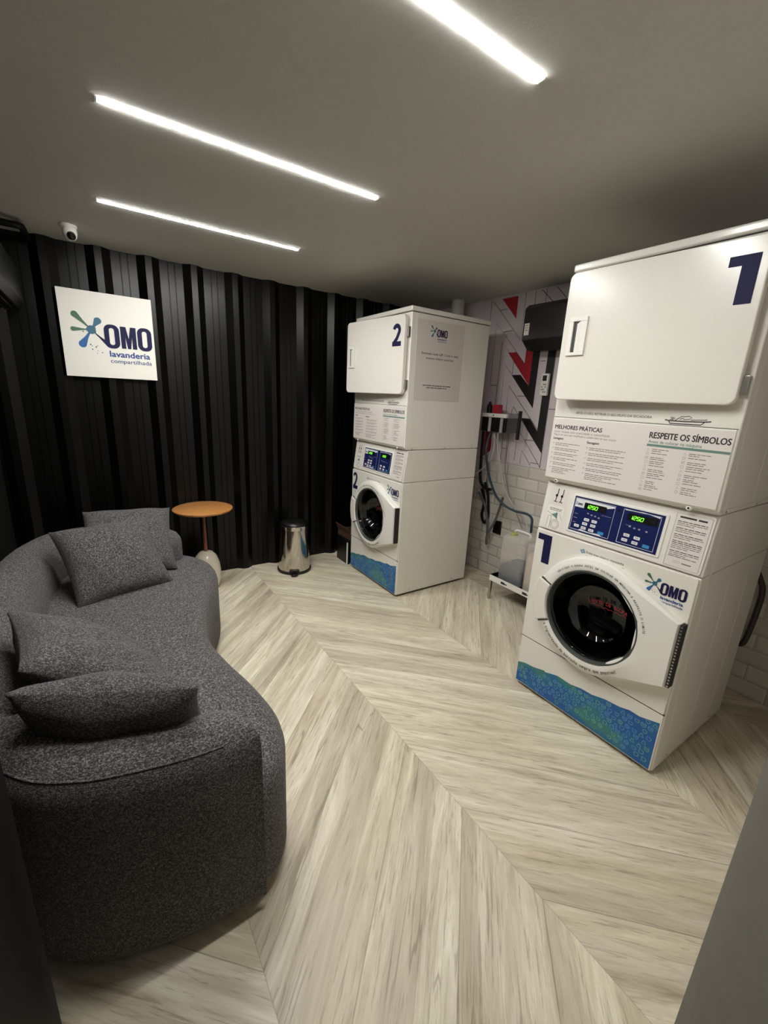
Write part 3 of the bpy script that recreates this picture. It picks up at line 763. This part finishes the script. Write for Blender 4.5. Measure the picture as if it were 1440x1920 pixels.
    for a, z, cnt in ((.418, 1.282, 11), (.540, 1.280, 10)):
        for i in range(cnt):
            q_ = (i*7+num) % 4; cx_, cz_ = a+.005, z-z_
            if q_ == 0: s.ring(cx_, cz_, .0042, .001, m_grey_ink, 1, 10)
            elif q_ == 1: s.stroke([(cx_-.004, cz_-.004), (cx_+.004, cz_-.004), (cx_, cz_+.004)], .001, m_grey_ink, 1, True)
            else: s.stroke([(cx_-.0045, cz_-.004), (cx_+.0045, cz_-.004), (cx_+.0045, cz_+.004), (cx_-.0045, cz_+.004)], .001, m_grey_ink, 1, True)
            if q_ == 3: s.stroke([(cx_-.004, cz_-.003), (cx_+.004, cz_+.003)], .001, m_grey_ink, 1)
            sd += 1; s.greek(a+.018, cz_+.0005, random.Random(sd).uniform(.03, .075), .0042, m_grey_ink, 1, sd)
            if i % 3 != 1: s.greek(a+.018, cz_-.006, random.Random(sd+9).uniform(.03, .06), .0042, m_grey_ink, 1, sd+300)
            z -= .0150
    s.go('care_guide_print', lp)
    if num == 2:
        s = Sheet((0, 0, 0), (1, 0, 0), (0, 0, 1), (0, -1, 0)); s.base = .0018
        s.rect(.046, .452, 1.418, 1.915, m_poster, 0, .004)
        logo(s, .137, 1.757, .168, True)
        s.text('Escaneie esse QR Code e veja', .092, 1.708, .0135, m_ink, 1, .01, .318)
        s.text('nossos vídeos tutoriais', .130, 1.680, .0135, m_ink, 1, .01, .242)
        s.greek(.118, 1.512, .245, .008, m_ink, 1, 8); s.greek(.150, 1.498, .18, .008, m_ink, 1, 9)
        s.go('side_poster', dc, 'pale grey matte notice with dark lettering on the side')
    return t
def cut(o_, cy, cz, r, x0, x1):
    bm = bmesh.new(); bmesh.ops.create_cone(bm, cap_ends=True, segments=72, radius1=r, radius2=r, depth=x1-x0)
    me = bpy.data.meshes.new('c'); bm.to_mesh(me); bm.free()
    me.transform(Matrix.Translation(((x0+x1)/2, cy, cz)) @ Matrix.Rotation(pi/2, 4, 'Y'))
    c_ = bpy.data.objects.new('c', me); COL.objects.link(c_)
    keep = [(m_.width, m_.segments) for m_ in o_.modifiers]; o_.modifiers.clear()
    md = o_.modifiers.new('opening', 'BOOLEAN'); md.object = c_; md.operation = 'DIFFERENCE'; md.solver = 'EXACT'
    par, o_.parent = o_.parent, None; c_.matrix_world = Matrix.Identity(4)
    bpy.context.view_layer.update(); dg = bpy.context.evaluated_depsgraph_get()
    new = bpy.data.meshes.new_from_object(o_.evaluated_get(dg)); o_.modifiers.clear(); o_.data = new; o_.parent = par
    bpy.data.objects.remove(c_); new.shade_smooth(); new.set_sharp_from_angle(angle=radians(35))
    if keep:
        b_ = o_.modifiers.new('bevel', 'BEVEL'); b_.width, b_.segments = keep[0]; b_.limit_method = 'ANGLE'; b_.angle_limit = radians(40); b_.harden_normals = True
def thing_part(name, par):
    o_ = bpy.data.objects.new(name, None); COL.objects.link(o_); o_.parent = par; o_.empty_display_size = .03; return o_
def dig(s, num, a, b_, wd, h):
    if num == 1:
        s.poly([(a, b_+h*.79), (a, b_+h), (a+wd, b_+h), (a+wd, b_), (a+wd*.44, b_), (a+wd*.44, b_+h*.79)], m_navy, 1)
    else:
        L = []
        for i in range(13):
            g = radians(165-i*(165+38)/12); L.append((a+wd*.47+wd*.31*cos(g), b_+h*.69+h*.20*sin(g)))
        L += [(a+wd*.52, b_+h*.34), (a+wd*.16, b_+h*.12)]
        s.stroke(L, wd*.30, m_navy, 1)
        s.rect(a+wd*.02, a+wd*1.0, b_, b_+h*.21, m_navy, 2)
machine(1, 0, 2.6, 'white stacked washer and dryer marked 1, the large one at the right of the photo')
machine(2, 1.781, 5.6, 'white stacked washer and dryer marked 2, by the black wall, notice on its side')

# ------------------------------------------------------------------ vent duct behind the far stack
bb = B(); P = []
for i in range(60):
    z = 1.55+.66*i/59; P.append((.050+(.003 if i % 2 else 0), z))
bb.lathe(P, 24); o = bb.go('vent_duct', mat('white_flexible_duct', (206, 202, 196), .6), smooth=True, angle=50, loc=(.845, 2.30, 0))
tag(o, 'white ribbed duct rising to the ceiling behind the far laundry stack', 'duct')

# ------------------------------------------------------------------ wall sign
t = thing('wall_sign', 'square white laundry sign with splash logo on the black corrugated wall', 'sign', (-1.574, 2.812, 1.705))
pn = B().box(-.243, .243, -.028, .002, -.245, .245).go('sign_board', m_signwhite, t, bevel=.001)
s = Sheet((-.243, -.028, -.245), (1, 0, 0), (0, 0, 1), (0, -1, 0))
logo(s, 0, -.005, .487)
s.go('sign_lettering', pn)

# ------------------------------------------------------------------ security camera
t = thing('security_camera', 'small white dome security camera on the ceiling near the black wall', 'security camera', (-1.715, 2.52, HC))
t.scale = (.85, .85, .85)
B().lathe([(.045, 0), (.045, -.014), (.038, -.022), (.030, -.030)], 32).go('mount', m_plastic, t, smooth=True)
bb = B(); bb.lathe([(.001, -.043), (.02, -.038), (.034, -.024), (.040, 0), (.038, .018), (.030, .034), (.02, .04)], 28)
hd = bb.go('camera_head', m_plastic, t, smooth=True, angle=60, loc=(.004, -.008, -.045))
bb = B(); bb.lathe([(.024, -.030), (.022, -.046), (.010, -.050), (.004, -.051)], 24)
ln = bb.go('lens', mat('black_lens', (6, 6, 7), .1), t, smooth=True, angle=60, loc=(.004, -.008, -.045)); ln.rotation_euler = (radians(-55), 0, radians(12))

# ------------------------------------------------------------------ black rail and air conditioner at the far left
bb = B()
pts = [(-2.2, 2.575, 2.175), (-1.955, 2.575, 2.175), (-1.925, 2.585, 2.175), (-1.912, 2.61, 2.175), (-1.912, 2.82, 2.175)]
bb.tube(pts, .017, 8, 0, 4)
bb.tube([(-1.912, 2.70, 2.18), (-1.912, 2.70, 2.21)], .008, 6, 0, 1)
tag(bb.go('ceiling_rail', m_doorframe, smooth=True), 'black bent metal rail under the ceiling in the left corner', 'rail')
t = thing('air_conditioner', 'black wall air conditioner with louvres cut off at the left edge', 'air conditioner', (-2.2, 2.25, 1.79))
bb = B(); bb.prism([(0, .0), (.215, .0), (.24, .035), (.235, .20), (.19, .27), (0, .27)], lambda a, b_, d: (a, d, b_), -.46, .46); bb.go('casing', mat('black_satin_casing', (7, 7, 8), .4, 0, Specular_IOR_Level=.2), t, bevel=.006)
bb = B()
for i in range(6): bb.box(.05+i*.026, .064+i*.026, -.44, .44, -.007, .001)
bb.go('louvre', m_black, t)

# ------------------------------------------------------------------ air conditioner, right wall
t = thing('air_conditioner', 'dark grey wall air conditioner partly hidden behind the near laundry stack', 'air conditioner', (XR, 1.565, 1.785))
bb = B(); bb.prism([(0, .0), (-.13, .0), (-.20, .06), (-.20, .26), (-.17, .285), (0, .285)], lambda a, b_, d: (a, d, b_), 0, -.80); bb.go('casing', m_darkac, t, bevel=.008, seg=3)
bb = B(); bb.prism([(-.128, -.002), (-.198, .058), (-.203, .056), (-.133, -.008)], lambda a, b_, d: (a, d, b_), -.04, -.76); bb.go('air_flap', m_black, t)
s = Sheet((-.20, -.01, 0), (0, -1, 0), (0, 0, 1), (-1, 0, 0)); s.rect(.005, .045, .09, .165, m_label, 0); s.greek(.010, .15, .03, .006, m_ink, 1, 3); s.greek(.010, .135, .03, .006, m_d_green, 1, 4); s.greek(.010, .12, .03, .006, m_ink, 1, 5)
s.go('energy_label', t, 'small white rating sticker')

# remote in holder
t = thing('remote_control', 'white remote control hanging on the patterned wall below the air conditioner', 'remote control', (XR-.002, 1.463, 1.49))
B().box(-.022, 0, -.029, .029, 0, .15).go('remote_body', m_plastic, t, bevel=.004)
s = Sheet((-.022, .029, 0), (0, -1, 0), (0, 0, 1), (-1, 0, 0)); s.rect(.012, .046, .10, .137, m_blackprint, 1)
for r_ in range(4):
    for c_ in range(3): s.rect(.010+c_*.014, .020+c_*.014, .02+r_*.017, .030+r_*.017, m_grey_ink if (r_+c_) % 3 else m_btn, 1)
s.go('keys', t)

# dosing pump unit
t = thing('dosing_pump_unit', 'black wall mounted soap pump unit with white front strip beside the far stack', 'dosing pump', (XR-.001, 1.77, 1.21))
B().box(-.15, 0, -.115, .125, 0, .135).go('pump_housing', m_black, t, bevel=.004)
B().box(-.156, -.02, -.12, .125, .108, .137).go('front_strip', m_plastic, t, bevel=.002)
for y in (-.085, .03):
    bb = B(); bb.lathe([(.012, 0), (.012, .105)], 14, (-.16, y, .0)); bb.go('pump_tube', m_clear, t, smooth=True)
B().box(-.140, -.130, -.215, -.118, .0, .145).go('side_cover', m_acrylic, t)
B().box(-.140, -.12, -.232, -.212, -.04, .165).go('cover_post', m_black, t, bevel=.002)
s = Sheet((-.156, .125, .108), (0, -1, 0), (0, 0, 1), (-1, 0, 0)); s.disc(.12, .014, .006, m_blackprint, 1); s.go('strip_mark', t)
o = B().box(-.025, .025, -.028, .028, 0, .065).go('red_box', m_red, bevel=.003, loc=(XR-.12, 1.775, 1.3472)); tag(o, 'small red box standing on the wall pump unit', 'box')
bb = B(); bb.lathe([(.022, 0), (.022, .055), (.010, .07), (.010, .085)], 16); o = bb.go('black_bottle', m_black, smooth=True, loc=(XR-.12, 1.855, 1.3472)); tag(o, 'small black bottle standing on the wall pump unit', 'bottle')
# wall socket
t = thing('wall_socket', 'black rectangular outlet cover on the white tiles behind the soap stand', 'socket', (XR-.0125, 1.725, .38))
B().box(-.012, 0, -.04, .04, 0, .11).go('socket_plate', m_black, t, bevel=.003)
B().box(-.016, -.011, -.02, .02, .03, .08).go('socket_insert', m_doorframe, t, bevel=.001)

# soap stand with jugs
t = thing('jug_stand', 'low metal stand with white front rail holding soap jugs between the machines', 'stand', (.617, 1.45, 0))
B().box(.0, .33, -.62, 0, .158, .166).go('tray', m_black, t)
rl = B().box(-.004, .004, -.62, 0, .150, .192).go('front_rail', m_plastic, t, bevel=.0015)
B().box(.0, .33, -.006, 0, .16, .195).go('side_rail', m_black, t)
for x in (.0, .318):
    for y in (-.010, -.60): B().box(x-.003, x+.015, y-.009, y+.009, 0, .158).go('leg', m_steel, t, bevel=.001)
s = Sheet((-.004, 0, .150), (0, -1, 0), (0, 0, 1), (-1, 0, 0))
for a in (.11, .30, .45):
    s = Sheet((-.004, 0, .150), (0, -1, 0), (0, 0, 1), (-1, 0, 0)); s.rect(a, a+.035, .012, .030, m_ink, 1); s.rect(a+.034, a+.055, .016, .024, m_navy, 1); s.go('rail_label', rl)
def jug(y, label, liq, h_l, capm):
    t = thing('plastic_jug', label, 'jug', (.775, y, .1665), 0, 'soap jugs on the stand')
    def lay(z, w_, d_, r): return [Vector((a, b_, z)) for a, b_ in rrect(-d_, d_, -w_, w_, r, 5)]
    Ls = [lay(0, .098, .112, .02), lay(.006, .104, .118, .028), lay(.30, .104, .118, .028), lay(.335, .098, .112, .03), lay(.352, .07, .085, .03), lay(.356, .04, .05, .02)]
    nn = len(Ls[0]); bb = B(); f = [tuple(range(nn-1, -1, -1)), tuple((len(Ls)-1)*nn+i for i in range(nn))]
    for i in range(len(Ls)-1):
        for k_ in range(nn): f.append((i*nn+k_, i*nn+(k_+1) % nn, (i+1)*nn+(k_+1) % nn, (i+1)*nn+k_))
    bb.add([p for L in Ls for p in L], f); bb.go('jug_body', m_jug, t, smooth=True, angle=50)
    bb = B(); bb.prism(rrect(-.115, .115, -.101, .101, .026, 5), lambda a, b_, d: (a, b_, d), .003, h_l); bb.go('liquid', liq, t, smooth=True)
    bb = B(); bb.tube([(-.02, -.07, .345), (-.02, -.06, .372), (-.02, .05, .372), (-.02, .06, .345)], .008, 8); bb.go('jug_handle', m_plastic, t, smooth=True)
    bb = B(); bb.lathe([(.024, 0), (.024, .018), (.02, .022)], 16, (-.07, .03 if capm is m_yellow else -.03, .345)); bb.go('jug_cap', capm, t, smooth=True)
jug(1.318, 'translucent jug with grey-blue liquid, nearer the far stack on the stand', m_liquid, .115, m_yellow)
jug(1.098, 'cream coloured jug half hidden behind the near stack', m_cream_liquid, .26, m_plastic)

# hoses
def hose(pts, r, m, label, cat='hose'):
    bb = B(); bb.tube(pts, r, 8, 0, 5); o_ = bb.go('hose' if cat == 'hose' else 'cable', m, smooth=True); tag(o_, label, cat); return o_
hose([(.84, 1.80, 1.20), (.80, 1.79, 1.08), (.80, 1.762, .959), (.80, 1.726, .865), (.80, 1.655, .753), (.80, 1.601, .707), (.80, 1.529, .674), (.80, 1.437, .66), (.80, 1.343, .664), (.79, 1.286, .647), (.77, 1.263, .591), (.77, 1.262, .552)], .009, m_teal_hose, 'dark teal hose arching from the wall pump down to the jugs')
hose([(.85, 1.736, 1.205), (.85, 1.718, 1.078), (.85, 1.685, 1.001), (.85, 1.645, .876), (.85, 1.598, .778), (.85, 1.525, .703), (.85, 1.455, .638), (.84, 1.373, .602), (.80, 1.313, .55)], .0055, m_clear, 'clear hose from the wall pump running just above the teal one')
hose([(.90, 1.836, 1.205), (.90, 1.828, 1.08), (.90, 1.846, .976), (.90, 1.855, .801)], .005, m_clear, 'thin pale hose hanging straight down closest to the far stack')
hose([(.88, 1.795, 1.205), (.88, 1.763, 1.129), (.88, 1.718, 1.011), (.88, 1.699, .89)], .005, m_clear, 'short thin pale hose hanging in the middle under the wall pump')
hose([(.82, 1.745, 1.20), (.82, 1.735, 1.086), (.84, 1.79, .969), (.84, 1.896, .871), (.80, 2.0, .82)], .006, m_clear, 'pale hose sloping from the wall pump to behind the far stack')
hose([(.93, 1.71, 1.2), (.93, 1.696, .963), (.93, 1.668, .85), (.93, 1.616, .725), (.93, 1.551, .639), (.93, 1.458, .502)], .004, mat('faint_grey_hose', (150, 138, 140), .4), 'thin grey hose lying against the white tiles')
hose([(.86, 1.62, .72), (.90, 1.677, .593), (.90, 1.707, .497), (.90, 1.767, .362), (.90, 1.767, .297), (.92, 1.784, .289), (.92, 1.788, .381), (.92, 1.813, .512), (.92, 1.859, .619), (.92, 1.93, .695)], .010, m_grey_hose, 'grey drain hose hanging in a narrow loop beside the far stack')
hose([(.90, 1.93, 1.2), (.90, 1.925, 1.0), (.90, 1.908, .81), (.90, 1.852, .75), (.90, 1.782, .746)], .012, m_black, 'black cable hanging from the wall pump beside the far stack', 'cable')
hose([(.953, 1.90, .78), (.953, 1.86, .70), (.953, 1.84, .60), (.953, 1.83, .50), (.953, 1.86, .44), (.953, 1.90, .5), (.953, 1.885, .62), (.953, 1.93, .72)], .012, m_black, 'coiled black cable low behind the far stack', 'cable')
hose([(.83, .14, .80), (.90, .09, .74), (.93, .04, .64), (.93, .022, .58), (.93, .022, .47), (.93, .028, .36), (.93, .036, .30), (.93, .055, .285), (.90, .10, .33), (.82, .14, .40)], .013, mat('dark_drain_hose', (50, 44, 42), .4), 'dark drain hose looping out behind the near laundry stack')

# ------------------------------------------------------------------ cardboard box by the far stack
t = thing('cardboard_box', 'open brown cardboard box on the floor behind the far stack', 'box', (.10, 2.655, 0))
bb = B()
bb.box(-.06, .12, -.12, .12, 0, .006); bb.box(-.06, -.056, -.12, .12, 0, .25); bb.box(.116, .12, -.12, .12, 0, .25); bb.box(-.06, .12, -.12, -.116, 0, .25); bb.box(-.06, .12, .116, .12, 0, .25)
bb.go('box_body', m_card, t)
bb = B(); bb.prism([(-.06, .25), (-.085, .31), (-.081, .312), (-.056, .25)], lambda a, b_, d: (a, d, b_), -.12, .12); bb.go('box_flap', m_card, t)
t = thing('leaning_panel', 'low black panel with white edge leaning by the brown box', 'panel', (.005, 2.60, 0))
B().box(-.012, .012, -.10, .10, 0, .22).go('panel', m_black, t, bevel=.004)
B().box(-.016, -.011, -.10, -.085, .0, .20).go('white_edge', m_plastic, t)

# ------------------------------------------------------------------ pedal bin
t = thing('pedal_bin', 'small polished steel pedal bin with black lid by the black wall', 'trash can', (-.445, 2.625, 0), radians(-22))
t.scale = (1.08, 1.08, 1)
bb = B(); bb.lathe([(.123, 0), (.128, .006), (.128, .02), (.122, .024)], 48); bb.go('base_ring', m_black, t, smooth=True)
bb = B(); bb.lathe([(.121, .018), (.112, .16), (.104, .30), (.099, .365)], 48); bb.go('bin_body', m_chrome, t, smooth=True, angle=50)
bb = B(); bb.lathe([(.100, .362), (.103, .364), (.103, .392), (.099, .396)], 48); bb.go('rim', m_chrome, t, smooth=True)
bb = B(); bb.lathe([(.101, .394), (.100, .404), (.085, .42), (.05, .432), (.01, .436)], 48); bb.go('lid', m_black, t, smooth=True, angle=60)
bb = B(); bb.prism(rrect(-.038, .038, .018, .045, .006, 3), lambda a, b_, d: (a, d, b_), -.118, -.135); bb.go('pedal_guard', m_black, t, bevel=.002)
bb = B(); bb.prism([(-.022, -.12), (.022, -.12), (.026, -.155), (.012, -.168), (-.012, -.168), (-.026, -.155)], lambda a, b_, d: (a, b_, d), .010, .020); bb.go('pedal', m_black, t, bevel=.002)

# ------------------------------------------------------------------ side table
t = thing('side_table', 'round wooden side table on a cream ceramic foot beside the sofa', 'table', (-1.135, 2.60, 0))
bb = B(); bb.lathe([(.16, .588), (.19, .592), (.198, .598), (.198, .606), (.19, .610)], 64); bb.go('table_top', m_wood, t, smooth=True, angle=60)
bb = B(); bb.lathe([(.0145, .27), (.012, .45), (.0125, .59)], 20); bb.go('post', m_copper, t, smooth=True)
bb = B(); bb.lathe([(.078, .012), (.088, .03), (.096, .08), (.097, .13), (.090, .19), (.072, .245), (.045, .275), (.016, .285)], 40); bb.go('ceramic_foot', m_ceramic, t, smooth=True, angle=60)
bb = B(); bb.lathe([(.076, 0), (.079, .006), (.078, .014)], 40); bb.go('base_ring', m_copper, t, smooth=True)

# ------------------------------------------------------------------ sofa
t = thing('curved_sofa', 'dark grey tweed kidney-shaped sofa along the left wall', 'sofa', (0, 0, 0))
front = [(-1.47, .385), (-1.38, .43), (-1.325, .53), (-1.305, .65), (-1.325, .82), (-1.365, 1.0), (-1.395, 1.2), (-1.375, 1.38), (-1.315, 1.58), (-1.245, 1.76), (-1.205, 1.94), (-1.225, 2.10), (-1.31, 2.23), (-1.45, 2.33)]
back = [(-1.65, 2.42), (-1.85, 2.43), (-2.02, 2.34), (-2.12, 2.12), (-2.165, 1.8), (-2.17, 1.4), (-2.14, 1.0), (-2.06, .72), (-1.95, .53), (-1.83, .445), (-1.70, .405), (-1.58, .385)]
OUT = closed_smooth([(x, y, 0) for x, y in front+back], 6)
def inset(P, d):
    L = len(P); o_ = []
    for i in range(L):
        tn = (P[(i+1) % L]-P[i-1]).normalized(); nn = Vector((-tn.y, tn.x, 0)); o_.append(P[i]+nn*d)
    return o_
lv = [(.035, .03), (.045, .012), (.065, 0), (.36, 0), (.385, .006), (.405, .018), (.418, .035), (.426, .06), (.431, .10), (.434, .15)]
vs_ = []; L = len(OUT)
for z, d in lv: vs_ += [Vector((p.x, p.y, z)) for p in inset(OUT, d)]
f = []
for i in range(len(lv)-1):
    for k_ in range(L): f.append((i*L+k_, i*L+(k_+1) % L, (i+1)*L+(k_+1) % L, (i+1)*L+k_))
f += [tuple(range(L-1, -1, -1)), tuple((len(lv)-1)*L+k_ for k_ in range(L))]
bb = B(); bb.add(vs_, f); bb.go('seat', m_tweed, t, smooth=True, angle=60)
# backrest follows the outer edge
bp = [(-1.445, .372), (-1.58, .372), (-1.70, .392), (-1.83, .432), (-1.95, .518), (-2.065, .71), (-2.148, 1.0), (-2.18, 1.4), (-2.175, 1.8), (-2.13, 2.13), (-2.03, 2.35), (-1.86, 2.45), (-1.66, 2.445), (-1.49, 2.36), (-1.375, 2.24), (-1.325, 2.10)]
BP = smooth_path([Vector((x, y, 0)) for x, y in bp], 6)
sec = [(.01, .045), (0, .07), (0, .53), (.006, .56), (.022, .585), (.05, .603), (.085, .61), (.12, .605), (.155, .588), (.18, .56), (.195, .52), (.205, .46), (.215, .38), (.215, .20)]
vs_ = []; NB = len(BP); acc = [0]
for i in range(1, NB): acc.append(acc[-1]+(BP[i]-BP[i-1]).length)
TOT = acc[-1]
for i, p in enumerate(BP):
    tn = (BP[min(i+1, NB-1)]-BP[max(i-1, 0)]).normalized(); nn = Vector((tn.y, -tn.x, 0))   # towards the room side
    e0 = min(1, acc[i]/.10); e1 = min(1, (TOT-acc[i])/.10)
    q0 = sqrt(max(0, 1-(1-e0)**2)); q1 = sqrt(max(0, 1-(1-e1)**2)); k0 = .25+.75*q0 if e0 < 1 else 1; k1 = .12+.88*q1 if e1 < 1 else 1
    kt = k0*k1
    hz = 1-.06*(1-q0)-.16*(1-q1)
    # height falls and rises a little along the back
    g = acc[i]/TOT; hh = 1+.05*sin(pi*min(1, max(0, (g-.15)/.75)))
    for a, z in sec:
        a2 = .107+(a-.107)*kt if e1 < 1 else a*kt+(0 if e0 >= 1 else 0)
        z2 = z if z < .2 else .2+(z-.2)*hz*hh
        vs_.append(Vector((p.x+nn.x*a2, p.y+nn.y*a2, z2)))
K = len(sec); f = []
for i in range(NB-1):
    for k_ in range(K): f.append((i*K+k_, i*K+(k_+1) % K, (i+1)*K+(k_+1) % K, (i+1)*K+k_))
f += [tuple(range(K-1, -1, -1)), tuple((NB-1)*K+k_ for k_ in range(K))]
bb = B(); bb.add(vs_, f); bk = bb.go('backrest', m_tweed, t, smooth=True, angle=60)
bb = B(); bb.tube([vs_[i*K+4]+Vector((0, 0, .0)) for i in range(4, NB-10)], .0028, 6, 0, 1); bb.go('seam_piping', m_tweed, bk, smooth=True)
for x, y in ((-1.45, .60), (-1.95, .75), (-2.0, 2.2), (-1.4, 2.2)):
    B().box(x-.03, x+.03, y-.03, y+.03, 0, .036).go('foot', m_black, t)

# cushions
def cushion(ctr, U_, Vv, size, label, puff=.075):
    U_ = Vector(U_).normalized(); Vv = Vector(Vv); Vv = (Vv-U_*Vv.dot(U_)).normalized(); Nn = U_.cross(Vv)
    G = 22; v = []; f = []; c_ = Vector(ctr); rr = random.Random(len(label))
    for sgn_ in (1, -1):
        for i in range(G+1):
            for j_ in range(G+1):
                a = -1+2*i/G; b_ = -1+2*j_/G
                e = (max(0, 1-a**2)**.42)*(max(0, 1-b_**2)**.42)
                pull = 1-.07*(1-abs(a)**2)*abs(b_)**3; pull2 = 1-.07*(1-abs(b_)**2)*abs(a)**3
                wr_ = .004*sin(7*a+3*b_+len(label))*e+.003*sin(11*b_-4*a)*e
                v.append(Vector((a*pull2*size/2, b_*pull*size/2, sgn_*(puff*e+wr_+.0035))))
    n1 = (G+1)**2
    for sgn_ in (0, 1):
        for i in range(G):
            for j_ in range(G):
                q_ = [sgn_*n1+i*(G+1)+j_, sgn_*n1+(i+1)*(G+1)+j_, sgn_*n1+(i+1)*(G+1)+j_+1, sgn_*n1+i*(G+1)+j_+1]
                f.append(tuple(q_ if sgn_ == 0 else q_[::-1]))
    edge = [(i, 0) for i in range(G)]+[(G, j_) for j_ in range(G)]+[(i, G) for i in range(G, 0, -1)]+[(0, j_) for j_ in range(G, 0, -1)]
    ids = [i*(G+1)+j_ for i, j_ in edge]
    for k_ in range(len(ids)):
        a, b_ = ids[k_], ids[(k_+1) % len(ids)]; f.append((a, b_, b_+n1, a+n1))
    bb = B(); bb.add(v, f); o_ = bb.go('cushion', m_tweed2, smooth=True, angle=80)
    Mx = Matrix.Identity(4)
    for i in range(3): Mx[i][0] = U_[i]; Mx[i][1] = Vv[i]; Mx[i][2] = Nn[i]; Mx[i][3] = c_[i]
    o_.matrix_world = Mx
    tag(o_, label, 'cushion', 'loose cushions on the sofa'); return o_
cushion((-1.615, 2.14, .580), (.998, -.054, -.031), (.061, .795, .603), .44, 'grey tweed cushion at the far end of the sofa, behind another one', .085)
cushion((-1.70, 1.90, .570), (.959, .284, 0), (-.209, .708, .674), .43, 'grey tweed cushion in front of the farthest one, leaning on it', .085)
cushion((-1.785, .935, .590), (.784, .084, -.615), (-.17, .982, -.083), .45, 'grey tweed cushion tilted on the sofa back just behind the nearest one')
cushion((-1.725, .655, .560), (.93, -.35, -.08), (-.146, -.544, .826), .40, 'grey tweed cushion nearest the camera, propped upright on the sofa arm', .085)

# ------------------------------------------------------------------ door leaf at the left edge
t = thing('door_leaf', 'black door frame edge very close at the lower left corner', 'door', (-1.872, .205, 0), radians(0))
bb = B(); bb.prism([(0, 0), (-.012, -.03), (-.012, -.60), (-.06, -.60), (-.06, .0)], lambda a, b_, d: (a, b_, d), .005, 2.1); bb.go('leaf', m_doorframe, t, bevel=.002)
